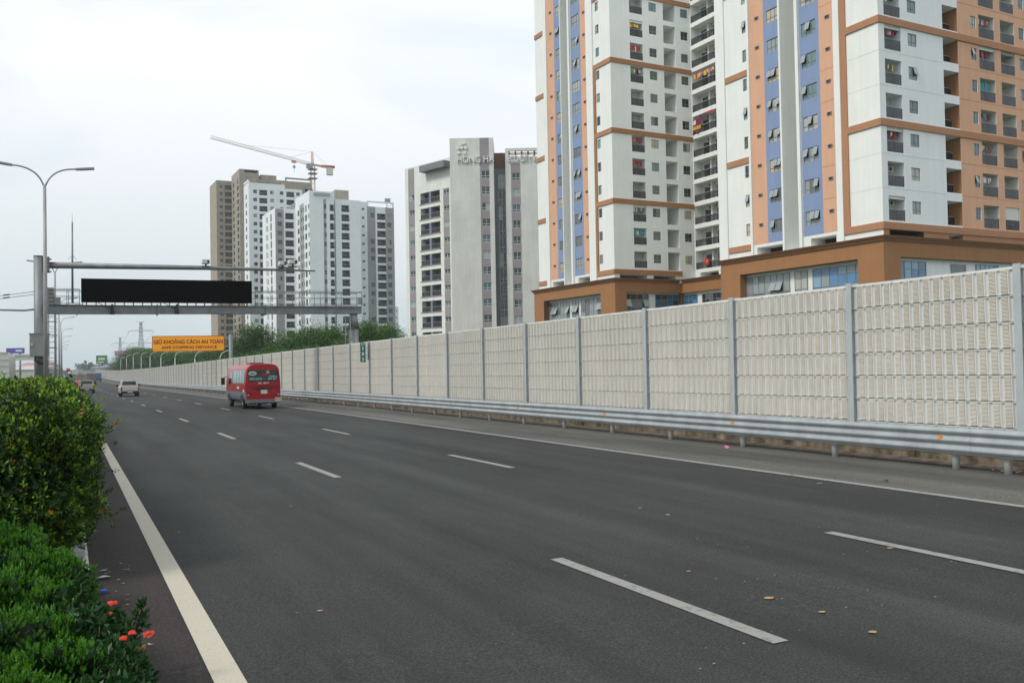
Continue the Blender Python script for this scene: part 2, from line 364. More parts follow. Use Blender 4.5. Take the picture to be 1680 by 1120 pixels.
for i, y in enumerate(PY):
    if i < 99:
        o = gp0 if first else gp0.copy()
        if not first: COL.objects.link(o)
        o.location = (.14+dx(y), y, zr(y)); first = False
    else: fp.M = Matrix.Translation((.14+dx(y), y, zr(y))); fp.tube([(0, 0, -.1), (0, 0, .7)], .07, M_gal, 6)
fp.build('post', gr, kind='stuff')
M_orange = mat('reflector_orange', (.85, .30, .01), .3)
rf = MB(); rf.box((-.05, -.035, .565), (-.015, .035, .625), M_orange); r0 = rf.build('reflector', gr); first = True
for y in [11.75+5.95*i for i in range(40)]:
    o = r0 if first else r0.copy()
    if not first: COL.objects.link(o)
    o.location = (0, y, zr(y)); first = False
# ================================================================ TOWERS
PW = 'white_paint'
M_wh = mat('white_paint', (.77, .785, .745), .8, var=.04, vscale=.35, streak=.06)
M_wh2 = mat('cool_white_paint', (.77, .80, .80), .8, var=.04, vscale=.35, streak=.06)  # the same white with the cool skylight tint put into its colour
M_or = mat('peach_paint', (.66, .375, .235), .8, var=.05, vscale=.4, streak=.10)
M_bl = mat('blue_paint', (.215, .29, .455), .8, var=.05, vscale=.4, streak=.10)
M_br = mat('brown_paint', (.325, .150, .055), .75, var=.06, vscale=.5, streak=.10)
M_br2 = mat('tan_band_paint', (.40, .195, .095), .75, var=.06, vscale=.5, streak=.08)
M_brd = mat('dark_brown_paint', (.17, .072, .025), .7, var=.05)
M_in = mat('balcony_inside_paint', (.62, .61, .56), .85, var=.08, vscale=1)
M_void = mat('dark_void', (.015, .015, .016), .9)
M_fr = mat('window_frame_grey', (.20, .21, .215), .5)
M_frw = mat('window_frame_white', (.62, .63, .61), .5)
M_slabj = mat('joint_paint', (.60, .61, .59), .8)
PANES = [mat('pane_grey', (.12, .14, .145), .12, spec=.8), mat('pane_curtain', (.42, .42, .38), .35, spec=.6), mat('pane_teal', (.13, .22, .23), .12, spec=.8),
         mat('pane_dark', (.02, .024, .026), .1, spec=.8), mat('pane_cream', (.50, .42, .27), .4), mat('pane_aqua', (.25, .42, .41), .25), mat('pane_green', (.07, .13, .05), .25), mat('pane_haze', (.26, .30, .30), .15, spec=.8)]
M_rl = mat('smoked_railing', (.016, .019, .021), .22, alpha=.55, var=.4, vscale=.9)
M_hr = mat('handrail_grey', (.30, .31, .31), .5)
M_ac = mat('ac_white', (.62, .60, .54), .6); M_acd = mat('ac_grille', (.06, .06, .06), .7)
M_door = mat('balcony_door_glass', (.035, .04, .042), .2, spec=.7)
def facade(mb, axis, pos, a0, a1, w0, w1, base, regions=(), openings=(), grad=None):
    """axis 'A': plane x=pos facing -x, a runs along y.  axis 'B': plane y=pos facing -y, a runs along x.
    regions (a0,a1,w0,w1,mat); openings (a0,a1,w0,w1,depth,mat_back,mat_near,mat_far)"""
    P = (lambda a, w, d=0.: (pos+d, a, w)) if axis == 'A' else (lambda a, w, d=0.: (a, pos+d, w))
    def uniq(vals, lo, hi):
        r = []
        for v in sorted(v for v in vals if lo <= v <= hi):
            if not r or v-r[-1] > .004: r.append(v)
        return r
    av = [a0, a1]; wv = [w0, w1]
    for q in list(regions)+list(openings): av += [q[0], q[1]]; wv += [q[2], q[3]]
    av = uniq(av, a0, a1)
    # column by column, merging cells upward
    for x0, x1 in zip(av[:-1], av[1:]):
        xm = (x0+x1)/2; rs = [q for q in regions if q[0] < xm < q[1]]; os_ = [q for q in openings if q[0] < xm < q[1]]
        wl = uniq([w0, w1]+[v for q in rs+os_ for v in q[2:4]], w0, w1); cur = None; st = None
        for z0, z1 in list(zip(wl[:-1], wl[1:]))+[(None, None)]:
            if z0 is None: mm_ = None
            else:
                zm = (z0+z1)/2; mm_ = base
                for q in rs:
                    if q[2] < zm < q[3]: mm_ = q[4]
                if any(q[2] < zm < q[3] for q in os_): mm_ = None
            if mm_ is not cur:
                if cur is not None: mb.poly([P(x0, st), P(x1, st), P(x1, lastz), P(x0, lastz)], cur)
                cur = mm_; st = z0
            lastz = z1 if z1 is not None else None
    for q in openings:
        x0, x1, z0, z1, d, mbk = q[:6]; mn = q[6] if len(q) > 6 else base; mf = q[7] if len(q) > 7 else mn
        mb.poly([P(x0, z0), P(x1, z0), P(x1, z0, d), P(x0, z0, d)], mn); mb.poly([P(x0, z1), P(x1, z1), P(x1, z1, d), P(x0, z1, d)], mn)
        mb.poly([P(x0, z0), P(x0, z1), P(x0, z1, d), P(x0, z0, d)], mn); mb.poly([P(x1, z0), P(x1, z1), P(x1, z1, d), P(x1, z0, d)], mf)
        mb.poly([P(x0, z0, d), P(x1, z0, d), P(x1, z1, d), P(x0, z1, d)], mbk)
class Bld:
    """collects the parts of a building; at most 96 of one part stay single, nearest first"""
    def __init__(s, root): s.root = root; s.q = {}
    def part(s, name, fn, key=0., sub=None): s.q.setdefault(name, []).append((key, fn, sub))
    def flush(s, cap=96):
        for name, lst in s.q.items():
            lst.sort(key=lambda t: t[0])
            for key, fn, sub in lst[:cap]:
                mb = MB(); fn(mb); o = mb.build(name, s.root)
                if sub:
                    for sn, sf in sub:
                        m2 = MB(); sf(m2); m2.build(sn, o)
            if len(lst) > cap:
                mb = MB()
                for key, fn, sub in lst[cap:]:
                    fn(mb)
                    for sn, sf in (sub or []): sf(mb)
                mb.build(name, s.root, kind='stuff')
def Pf(axis, pos): return (lambda a, w, d=0.: (pos+d, a, w)) if axis == 'A' else (lambda a, w, d=0.: (a, pos+d, w))
def pbox(mb, axis, pos, a0, a1, w0, w1, d0, d1, m):
    if axis == 'A': mb.box((pos+d0, a0, w0), (pos+d1, a1, w1), m)
    else: mb.box((a0, pos+d0, w0), (a1, pos+d1, w1), m)
def window(B, axis, pos, a0, a1, w0, w1, R, nc=2, trans=.33, depth=.12, fr=None, panes=None, awn=0, key=0., flip=False):
    """frame part (bars) with a pane sub-part; the wall hole must be depth+.03 deep"""
    fr = fr or M_fr; t = .055; pm = panes or PANES; P = Pf(axis, pos)
    pc = R.choice(pm); zt = w0+(w1-w0)*trans if trans else None; opens = []
    for c in range(nc):
        if R.random() < awn: opens.append(c)
    cols = [a0+(a1-a0)*i/nc for i in range(nc+1)]
    def f(mb):
        for i, c in enumerate(cols):
            lo = c-t/2 if 0 < i < nc else (c if i == 0 else c-t); pbox(mb, axis, pos, lo, lo+t, w0, w1, depth-.06, depth, fr)
        zz = [w0, w1-t]+([zt] if zt else [])
        for z in zz:
            for c in range(nc):
                x0 = cols[c]+(t if c == 0 else t/2); x1 = cols[c+1]-(t if c == nc-1 else t/2)
                pbox(mb, axis, pos, x0, x1, z, z+t, depth-.055, depth, fr)
    def g(mb):
        for c in range(nc):
            x0 = cols[c]+(t if c == 0 else t/2); x1 = cols[c+1]-(t if c == nc-1 else t/2)
            p2 = R2.choice(pm) if R2.random() < .15 else pc
            segs = [(w0+t, w1-t)] if not zt else [(w0+t, zt), (zt+t, w1-t)]
            for si, (z0, z1) in enumerate(segs):
                if c in opens and si == len(segs)-1:
                    mb.poly([P(x0, z0, depth-.005), P(x1, z0, depth-.005), P(x1, z1, depth-.005), P(x0, z1, depth-.005)], M_void)
                    h = z1-z0; ou = .30*h
                    a = [P(x0, z1, -.02), P(x1, z1, -.02), P(x1, z0+.09*h, -ou), P(x0, z0+.09*h, -ou)]
                    mb.poly(a, PANES[7])
                else: mb.poly([P(x0, z0, depth-.02), P(x1, z0, depth-.02), P(x1, z1, depth-.02), P(x0, z1, depth-.02)], p2)
    R2 = random.Random(int(a0*977+w0*131))
    B.part('window', f, key, [('pane', g)])
LAUN = []
def ac_unit(B, axis, pos, a, w, d, key=0.):
    def f(mb):
        pbox(mb, axis, pos, a, a+.75, w, w+.52, d-.3, d, M_ac)
        P = Pf(axis, pos); c = Vector(P(a+.30, w+.26, d-.302)); r = .2
        U = Vector(P(1, 0, 0))-Vector(P(0, 0, 0)); pts = [c+U*(r*math.cos(t*math.pi/6))+Vector((0, 0, r*math.sin(t*math.pi/6))) for t in range(12)]
        mb.poly(pts, M_acd)
    B.part('air_conditioner', f, key)
CLOTH = [mat('cloth_'+n, c, .9) for n, c in dict(red=(.5, .02, .03), white=(.7, .7, .72), pink=(.62, .2, .3), black=(.02, .02, .025), blue=(.03, .07, .3), green=(.12, .5, .06), teal=(.04, .33, .38), orange=(.75, .28, .03), grey=(.2, .2, .22), maroon=(.16, .02, .04), yellow=(.8, .6, .05)).items()]
CN = ['red', 'white', 'pink', 'black', 'blue', 'green', 'teal', 'orange', 'grey', 'maroon', 'yellow']
def laundry(root, axis, pos, a0, a1, ztop, d, cols, R, label, drop=(.5, .95), thick=.03):
    mb = MB(); P = Pf(axis, pos); a = a0
    pts = [P(a0-.05, ztop+.03, d), P(a1+.05, ztop+.03, d)]; mb.tube(pts, .012, M_hr, 5)
    while a < a1-.1:
        w = R.uniform(.16, .34); h = R.uniform(*drop); m = CLOTH[CN.index(R.choice(cols))]; sk = R.uniform(-.04, .04)
        q = [(a, ztop), (a+w, ztop), (a+w*.97+sk, ztop-h*.5), (a+w+sk, ztop-h), (a+sk, ztop-h*R.uniform(.9, 1)), (a+.02+sk, ztop-h*.5)]
        dd = d+R.uniform(-.06, .06)
        mb.poly([P(x, z, dd) for x, z in q], m); mb.poly([P(x, z, dd+thick) for x, z in q[::-1]], m)
        for i in range(6):
            p, r = q[i], q[(i+1) % 6]; mb.poly([P(*p, dd), P(*r, dd), P(*r, dd+thick), P(*p, dd+thick)], m)
        a += w*R.uniform(.9, 1.4)
    o = mb.build('laundry'); o.matrix_world = root_matrix(root); tag(o, label, 'laundry', 'laundry hung out on tower balconies'); return o
def root_matrix(r): return Matrix.Translation(r.location) @ Matrix.Rotation(r.rotation_euler.z, 4, 'Z')
def balcony(B, axis, pos, a0, a1, w0, w1, R, depth=1.25, key=0., door='L', rail=True, ac=False, blind=None, rh=1.05, rack=False):
    t = .03; P = Pf(axis, pos)
    if rail:
        def f(mb):
            pbox(mb, axis, pos, a0+.03, a1-.03, w0+.06, w0+rh-.05, .03, .05, M_rl)
            pbox(mb, axis, pos, a0+.03, a1-.03, w0+rh-.045, w0+rh, .01, .07, M_hr)
            n = 2
            for i in range(n+1):
                x = a0+.03+(a1-a0-.1)*i/n; pbox(mb, axis, pos, x, x+.035, w0+.02, w0+rh-.05, .055, .09, M_fr)
        B.part('balcony_railing', f, key)
    def g(mb):
        W = a1-a0; x0 = a0+.12 if door == 'L' else a0+W*.45; x1 = x0+W*.42
        pbox(mb, axis, pos, x0, x1, w0+.02, w0+2.05, depth-.05, depth-.02, M_fr)
        mb.poly([P(x0+.06, w0+.08, depth-.055), P(x1-.06, w0+.08, depth-.055), P(x1-.06, w0+1.98, depth-.055), P(x0+.06, w0+1.98, depth-.055)], M_door)
    B.part('balcony_door', g, key)
    if ac: ac_unit(B, axis, pos, a0+(a1-a0)*.55, w1-.72, depth, key)
    if rack:
        def hmm(mb):
            for dd in (.35, .6): mb.tube([P(a0+.1, w1-.32, dd), P(a1-.1, w1-.32, dd)], .015, M_hr, 5)
        B.part('drying_rack', hmm, key)
    if blind:
        B.part('balcony_blind', lambda mb: pbox(mb, axis, pos, a0+.05, a1-.05, w1-blind, w1-.02, .08, .10, R.choice([M_in, M_fr])), key)
BANG = math.radians(1.625)
bu = Vector((-math.sin(BANG), math.cos(BANG), 0)); bv = Vector((math.cos(BANG), math.sin(BANG), 0))
R0 = Vector((67.4, 58.75, 0)); LOFF = 43.46
FL = 3.19; Z0 = 14.45; NF = 10; TOP = Z0+FL*NF+.6
def afloors(): return range(NF)
AW = .38
def tower_A(B, mb, C, R, winpanel=None):
    """the striped long face; C = column limits along y"""
    c0, br0, br1, pl1, o1, b1, p1, p2, n2, p3, b2, o2, p4, w2, g2, e2 = C
    ops = []; regs = [(pl1, o1, 14.1, TOP, M_or), (o1, b1, 14.1, TOP, M_bl), (p3, b2, 14.1, TOP, M_bl), (b2, o2, 14.1, TOP, M_or)]
    ops += [(pl1+.35, b1-.9, 13.02, 13.8, 2.0, M_void, M_wh), (p3+.3, o2-.4, 13.02, 13.8, 2.0, M_void, M_wh)]
    for k in afloors():
        z = Z0+FL*k
        def W(a0, a1, w0, w1, **kw):
            ops.append((a0, a1, w0, w1, .16, M_void)); window(B, 'A', 0, a0, a1, w0, w1, R, key=w0+a0*.3, **kw)
        W(o1+.42, b1-.2, z+.66, z+2.14, nc=3, awn=AW, panes=PANES[:1]+PANES[1:3]+[PANES[7]]*3)
        W(p3+.12, b2-.42, z+.62, z+2.02, nc=3, awn=AW*.9, panes=PANES[:1]+PANES[1:2]+[PANES[7], PANES[4]])
        W(w2_[0], w2_[1], z+.80, z+2.12, nc=1, awn=.2, panes=PANES) if winpanel is None else None
        if winpanel: W(winpanel[0], winpanel[1], z+.75, z+2.0, nc=2, panes=PANES)
        for a in ((pl1+o1)/2-.15, (b2+o2)/2-.1):
            def v(mb_, a=a, z=z): pbox(mb_, 'A', 0, a-.27, a+.27, z+1.62, z+1.90, -.10, .02, M_fr); pbox(mb_, 'A', 0, a-.2, a+.2, z+1.68, z+1.84, -.12, -.10, M_void)
            B.part('vent_hood', v, z+a*.3)
    # notch
    ops.append((p2, n2, 13.02, TOP-.3, 3.2, M_wh))
    facade(mb, 'A', 0, 0, C[-1], 12.7, TOP, M_wh, regs, ops)
    pil = MB()
    for a0, a1, d in ((br1, pl1, .22), (p1, p2, .28), (n2, p3, .28), (o2, p4, .22)): pil.box((-d, a0, 13.02), (-.003, a1, TOP), M_wh)
    pil.box((-.10, g2, 13.02), (-.003, g2+.07, TOP), M_slabj)
    pil.build('pilaster', B.root)
def bands(root, spans):
    for (axis, pos, a0, a1, z0, z1, d, m_) in spans:
        mb = MB(); pbox(mb, axis, pos, a0, a1, z0, z1, -d, -.003, m_); mb.build('band', root)
# ---- right tower
RT = thing('apartment_tower', 'nearest white, peach and blue tower on brown podium at the right edge', 'apartment tower', R0, BANG)
B = Bld(RT); R = rng(5); w2_ = (17.38, 17.98)
mb = MB()
CR = (0, 3.66, 4.42, 5.19, 7.07, 9.65, 9.66, 10.05, 12.08, 12.33, 14.69, 16.80, 17.08, 20.8, 20.82, 22.3)
tower_A(B, mb, (0, 3.66, 4.42, 5.15, 7.07, 9.65, 9.66, 10.05, 12.08, 12.33, 14.69, 16.80, 17.08, 20.8, 20.82, 22.3)[:0] or (0, 3.66, 4.42, 5.15, 7.07, 9.65, 9.66, 10.05, 12.08, 12.33, 14.69, 16.80, 17.08, 20.8, 20.82, 22.3), R)
XB = 30.0; ops = []; regs = [(11.34, XB, 12.7, TOP, M_or)]
LC = [(.8, 3.05, 'w'), (14.6, 17.05, 'o'), (18.05, 20.35, 'o'), (23.2, 25.5, 'o')]
rows = {}
for k in afloors():
    z = Z0+FL*k
    for i, (a0, a1, t) in enumerate(LC):
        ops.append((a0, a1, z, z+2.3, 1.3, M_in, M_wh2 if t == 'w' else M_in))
        balcony(B, 'B', 0, a0, a1, z, z+2.3, R, key=z+a0*.5, ac=R.random() < .3, door='L', blind=.3 if R.random() < .2 else (1.3 if (k == 0 and i == 2) else None), rack=R.random() < .5)
    for a0, a1 in ((4.03, 5.28), (13.35, 14.2), (21.1, 21.95)):
        ops.append((a0, a1, z+.75, z+1.97, .16, M_void)); window(B, 'B', 0, a0, a1, z+.75, z+1.97, R, nc=2, key=z+a0*.5, panes=[PANES[7], PANES[0], PANES[2], PANES[1]], awn=.12)
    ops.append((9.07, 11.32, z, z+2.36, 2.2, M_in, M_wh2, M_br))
    def rr(mb_, z=z): pbox(mb_, 'B', 0, 9.1, 11.29, z+.05, z+1.0, .9, .93, M_rl); pbox(mb_, 'B', 0, 9.1, 11.29, z+1.0, z+1.05, .88, .95, M_hr)
    B.part('balcony_railing', rr, z+5)
for a0, a1 in ((.8, 5.55), ): ops.append((a0, a1, 13.02, 13.58, 3, M_void, M_brd))
ops += [(9.2, 11.28, 13.02, 13.55, 1.2, M_in, M_wh, M_br)]
facade(mb, 'B', 0, 0, XB, 12.7, TOP, M_wh2, regs+[(0, 30, 13.02, 13.6, M_br2)], ops)
mb.box((0, .0, TOP), (XB, 22.3, TOP+.3), M_wh, 'xXyYzZ'); mb.poly([(0, 22.3, -2), (XB, 22.3, -2), (XB, 22.3, TOP), (0, 22.3, TOP)], M_wh); mb.poly([(XB, 0, -2), (XB, 22.3, -2), (XB, 22.3, TOP), (XB, 0, TOP)], M_wh)
mb.build('wall', RT)
sp = []
for k in range(4):
    z0, z1 = 13.62+9.57*k, 14.27+9.57*k; d = .14
    sp += [('B', 0, -.14, XB, z0, z1, .14, M_br2)]
    sp += [('A', 0, .0, 4.42, z0, z1, .14, M_br2), ('A', 0, 17.1, 20.75, z0+.02, z1+.02, .12, M_br2)]
    if k < 3: sp.append(('A', 0, 3.70, 4.42, z1, z0+9.57, .14, M_br2))
bands(RT, sp)
jm = MB()   # floor joints, a few millimetres proud
for k in range(NF):
    z = Z0+FL*k-.2
    if (k % 3) == 0: continue
    jm.box((-.012, .0, z), (-.002, 3.66, z+.03), M_slabj); jm.box((-.012, 5.2, z), (-.002, 7.0, z+.03), M_br2)
    jm.box((.0, -.012, z), (9.0, -.002, z+.03), M_slabj); jm.box((11.4, -.012, z), (XB, -.002, z+.03), M_br2)
jm.build('floor_joint', RT)
def cornice(mb, axis, pos, a0, a1, z=13.0, s=1):
    for d, z0, z1, m_ in ((.42, z-.07, z, M_brd), (.30, z-.2, z-.07, M_br), (.18, z-.42, z-.2, M_brd), (.1, z-.50, z-.42, M_br)):
        if axis == 'A': mb.box((pos-d, a0-(d if s & 1 else 0), z0), (pos-.004, a1+(d if s & 2 else 0), z1), m_)
        else: mb.box((a0-.0, pos-d, z0), (a1, pos-.004, z1), m_)
# podium right
pm = MB(); PD = 13.0
def curtain(B, axis, pos, a0, a1, z0, z1, R, n, awn=0., panes=None, key=0., low=.45):
    window(B, axis, pos, a0, a1, z0, z1, R, nc=n, trans=.0, panes=panes, key=key) if False else None
    t = .06; P = Pf(axis, pos); rowz = [z0, z1-1.15, z1-.68+.0, z1]; rowz = [z0, z1-1.85, z1-.72, z1]
    cols = [a0+(a1-a0)*i/n for i in range(n+1)]; pc = panes or PANES; op = {c for c in range(n) if R.random() < awn}
    seed = R.random()
    def f(mb):
        for c in cols: pbox(mb, axis, pos, c-t/2, c+t/2, z0, z1, -.07, -.004, M_fr)
        for z in rowz: 
            for c in range(n): pbox(mb, axis, pos, cols[c]+t/2, cols[c+1]-t/2, z-t/2, z+t/2, -.065, -.004, M_fr)
    def g(mb):
        r = random.Random(seed)
        for c in range(n):
            for zi in range(3):
                x0, x1, y0, y1 = cols[c]+t/2, cols[c+1]-t/2, rowz[zi]+t/2, rowz[zi+1]-t/2
                if zi == 1 and c in op:
                    mb.poly([P(x0, y0, -.006), P(x1, y0, -.006), P(x1, y1, -.006), P(x0, y1, -.006)], M_void)
                    mb.poly([P(x0, y1, -.06), P(x1, y1, -.06), P(x1, y0+.1, -.5), P(x0, y0+.1, -.5)], PANES[7])
                else: mb.poly([P(x0, y0, -.03), P(x1, y0, -.03), P(x1, y1, -.03), P(x0, y1, -.03)], r.choice(pc))
    B.part('window', f, key, [('pane', g)])
M_blueg = mat('blue_curtained_pane', (.10, .24, .42), .2, var=.25, vscale=.6, spec=.7); M_blueg2 = mat('pale_blue_pane', (.22, .36, .48), .2, spec=.7)
facade(pm, 'A', -.02, 0, 22.2, -2, PD-.45, M_br, [], [(3.0, 19.15, 5, 11.13, 1.0, M_wh, M_brd, M_br)])
facade(pm, 'B', -.02, -.02, XB, -2, PD-.45, M_br, [], [(2.2, 28, 5, 11.1, .55, M_wh2, M_brd, M_br)])
pm.poly([(0, 22.2, -2), (4, 22.2, -2), (4, 22.2, PD-.45), (0, 22.2, PD-.45)], M_br)
pm.build('podium', RT)
cm = MB(); cornice(cm, 'A', -.02, 0, 22.2, s=3); cornice(cm, 'B', -.02, 0, XB); cm.build('cornice', RT)
q = .98-.03
curtain(B, 'A', q, 12.7, 19.1, 5.5, 10.78, R, 7, .5, [PANES[7], PANES[0], PANES[7]])
curtain(B, 'A', q, 10.25, 11.95, 5.5, 10.78, R, 2, 0, [PANES[7], PANES[1]])
curtain(B, 'A', q, 3.05, 9.5, 5.5, 10.78, R, 6, 0, [M_blueg, M_blueg, M_blueg2, PANES[7]])
q = .53-.03
curtain(B, 'B', q, 2.25, 6.3, 5.5, 10.80, R, 4, 0, [M_blueg, M_blueg2, M_blueg]); curtain(B, 'B', q, 13.8, 17.3, 5.5, 10.80, R, 5, 0, [M_blueg, M_blueg2])
def vent(mb_): pbox(mb_, 'B', q, 10.0, 12.2, 7, 10.75, -.02, .0, PANES[0]); pbox(mb_, 'B', q, 10.0, 10.08, 7, 10.75, -.06, -.02, M_fr); pbox(mb_, 'B', q, 12.12, 12.2, 7, 10.75, -.06, -.02, M_fr)
B.part('louvre_panel', vent)
B.flush()
# ---- laundry of the right tower (floor above podium, column, colours)
ordn = ['lowest', 'second', 'third', 'fourth', 'fifth', 'sixth', 'seventh', 'eighth', 'ninth']
LL = [(.8, 2, ['blue', 'white', 'red', 'black', 'maroon'], 'white wall, first column'), (.8, 4, ['white', 'blue', 'grey', 'yellow'], 'white wall, first column'), (.8, 5, ['red', 'white', 'black', 'pink'], 'white wall, first column'), (.8, 6, ['green', 'black', 'orange', 'grey', 'white', 'maroon'], 'white wall, first column'),
      (14.6, 1, ['white', 'orange', 'pink', 'red'], 'peach wall, first column'), (14.6, 2, ['teal', 'yellow', 'red', 'white', 'blue'], 'peach wall, first column'), (14.6, 3, ['black', 'maroon', 'grey'], 'peach wall, first column'), (14.6, 4, ['teal'], 'peach wall, first column'), (14.6, 5, ['red', 'maroon', 'black', 'pink'], 'peach wall, first column'), (14.6, 6, ['white', 'pink', 'maroon', 'blue'], 'peach wall, first column'),
      (18.05, 0, ['red', 'white', 'orange', 'red'], 'peach wall, second column')]
for a, k, cols, w in LL:
    z = Z0+FL*k+(1.0 if k == 0 else 2.0)
    laundry(RT, 'B', 0, a+.25, a+1.85, z, .35 if k else .2, cols, R, '%s laundry, right tower, %s, %s balcony from the bottom' % (' and '.join(cols[:2]) if len(cols) > 1 else cols[0], w.replace(',', ''), ordn[k]), drop=(.35, .7) if len(cols) > 1 else (.7, .9))
# ---- left tower
LT = thing('apartment_tower', 'white, peach and blue tower, left one of the pair on the brown podium', 'apartment tower', R0+bu*LOFF, BANG)
B = Bld(LT); R = rng(11); mb = MB(); w2_ = (0, 0)
AW = .14; NF = 14; TOP = Z0+FL*NF+.6
tower_A(B, mb, (0, 3.6, 4.12, 5.75, 7.45, 10.05, 10.10, 10.55, 12.50, 12.66, 14.72, 16.78, 17.7, 20.3, 17.75, 20.45), R, winpanel=(2.72, 3.55))
XB = 13.84; ops = []
M_gy = M_wh
for k in afloors():
    z = Z0+FL*k
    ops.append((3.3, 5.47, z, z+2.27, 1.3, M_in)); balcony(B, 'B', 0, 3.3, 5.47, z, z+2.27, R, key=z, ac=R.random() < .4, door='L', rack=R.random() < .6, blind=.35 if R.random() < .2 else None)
    for a0, a1 in ((6.58, 7.85), (12.1, 13.35)):
        ops.append((a0, a1, z+.75, z+1.97, .16, M_void)); window(B, 'B', 0, a0, a1, z+.75, z+1.97, R, nc=2, key=z, panes=[PANES[3], PANES[3], PANES[0], PANES[6], PANES[2], PANES[4]])
    ops.append((9.05, 11.12, z-.15, z+2.37, 2.8, M_wh, M_wh, M_wh))
ops += [(.85, 5.4, 13.02, 13.5, 3, M_void), (6.5, 10.35, 13.02, 13.5, 3, M_void)]
facade(mb, 'B', 0, 0, XB, 12.7, TOP, M_wh, [], ops)
# set-back link wall with its stack of balconies
ops = [(-4.9, -1.0, 13.02, 14.0, 2, M_void)]
for k in afloors():
    z = Z0+FL*k+.05; ops.append((-5.15, -.12, z, z+2.6, 1.4, M_in, M_wh, M_wh))
    def pr(mb_, z=z): pbox(mb_, 'A', 13.84, -5.12, -.14, z+.05, z+.98, .02, .04, M_rl); pbox(mb_, 'A', 13.84, -5.12, -.14, z+.98, z+1.04, .0, .07, M_hr)
    B.part('balcony_railing', pr, z)
    def pd(mb_, z=z):
        for y0 in (-4.6, -2.1): pbox(mb_, 'A', 13.84, y0, y0+1.3, z+.02, z+2.1, 1.33, 1.39, M_fr); pbox(mb_, 'A', 13.84, y0+.08, y0+1.22, z+.1, z+2.0, 1.31, 1.33, M_door)
    B.part('balcony_door', pd, z)
    B.part('pillar', lambda mb_, z=z: pbox(mb_, 'A', 13.84, -2.85, -2.55, z, z+2.6, .9, 1.395, M_wh), z)
    if k in (2, 5, 6, 3, 8, 9): ac_unit(B, 'A', 13.84, -2.4, z+1.95, 1.39, z)
    if k in (2,): ac_unit(B, 'A', 13.84, -3.8, z+2.0, 1.39, z)
facade(mb, 'A', 13.84, -21.1, 0, -2, TOP, M_wh, [], ops)
mb.box((0, 0, TOP), (30, 20.45, TOP+.3), M_wh); mb.poly([(0, 20.45, -2), (30, 20.45, -2), (30, 20.45, TOP), (0, 20.45, TOP)], M_wh)
mb.poly([(13.84, -21.1, TOP), (30, -21.1, TOP), (30, 0, TOP), (13.84, 0, TOP)], M_wh)
mb.build('wall', LT)
sp = []
for k in range(5):
    z0, z1 = 13.55+9.57*k, 14.2+9.57*k
    sp += [('B', 0, -.14, 11.4 if k == 0 else 13.84, z0, z1, .14, M_br), ('A', 0, 0, 4.12, z0, z1, .14, M_br2), ('A', 0, 17.75, 20.45, z0, z1, .14, M_br2)]
    if k < 3: sp.append(('A', 0, 3.62, 4.12, z1, z0+9.57, .14, M_br))
bands(LT, sp)
pm = MB()
facade(pm, 'A', -.02, 0, 22.15, -2, PD-.45, M_br, [], [(3.5, 19.2, 5, 11.15, 1.0, M_wh, M_brd, M_brd)])
facade(pm, 'B', -.02, -.02, 11.2, -2, PD-.45, M_br, [], [(1.85, 11.19, 5, 11.12, .6, M_wh, M_brd, M_brd)])
facade(pm, 'A', 11.2, -21, -.02, -2, PD-.45, M_br, [], [(-20, -.05, 5, 11.12, .5, M_wh, M_brd, M_brd)])
pm.poly([(-.02, 0, PD-.05), (11.2, 0, PD-.05), (11.2, 20, PD-.05), (-.02, 20, PD-.05)], M_conc); pm.poly([(11.2, -21, PD-.05), (14, -21, PD-.05), (14, 0, PD-.05), (11.2, 0, PD-.05)], M_conc)
pm.poly([(0, 22.15, -2), (11, 22.15, -2), (11, 22.15, PD-.45), (0, 22.15, PD-.45)], M_br)
pm.build('podium', LT)
cm = MB(); cornice(cm, 'A', -.02, 0, 22.15, s=3); cornice(cm, 'B', -.02, 0, 10.8); cornice(cm, 'A', 11.2, -20.6, -.4, s=0); cm.build('cornice', LT)
q = .98-.03
curtain(B, 'A', q, 13.2, 19.15, 5.5, 10.75, R, 7, .35, [PANES[7], PANES[0], PANES[7]]); curtain(B, 'A', q, 10.7, 12.5, 5.5, 10.75, R, 2, .8, [PANES[7]]); curtain(B, 'A', q, 3.55, 10.0, 5.5, 10.75, R, 6, .35, [PANES[7], PANES[7], PANES[0]])
q = .58-.03
curtain(B, 'B', q, 1.9, 5.9, 5.5, 10.9, R, 4, .3, [PANES[3], PANES[0], PANES[3]]); curtain(B, 'B', q, 7.1, 11.1, 5.5, 10.9, R, 4, 0, [mat('deep_blue_pane', (.03, .12, .22), .2, spec=.7), PANES[3]])
q = 11.2+.48-.03
curtain(B, 'A', q, -2.9, -.1, 5.5, 10.8, R, 3, 0, [MATS['deep_blue_pane'], M_blueg]); curtain(B, 'A', q, -8.4, -4.0, 5.5, 10.7, R, 6, 0, [PANES[3], PANES[0]])
B.flush()
for a, k, cols, d in ((3.5, 1, ['white', 'grey', 'teal'], .3), (3.5, 2, ['grey', 'white'], .3), (3.5, 4, ['red', 'blue', 'maroon'], .3), (3.5, 5, ['pink', 'maroon', 'red'], .3), (3.5, 8, ['white', 'red', 'green', 'black'], .3), (3.5, 9, ['white', 'red'], .3), (3.5, 10, ['orange', 'white', 'yellow'], .3)):
    laundry(LT, 'B', 0, a+.05, a+1.6, Z0+FL*k+1.95, .3, cols, R, '%s laundry on the left tower grey side, %s balcony from the bottom' % (' and '.join(cols[:2]), ordn[min(k, 8)] if k < 9 else ['tenth', 'eleventh'][k-9]), drop=(.35, .7))
laundry(LT, 'A', 13.84, -4.7, -.6, Z0+FL*8+2.2, .1, ['pink', 'orange', 'yellow', 'red'], R, 'pink and orange laundry on a high white balcony between the two towers', drop=(.4, .8))
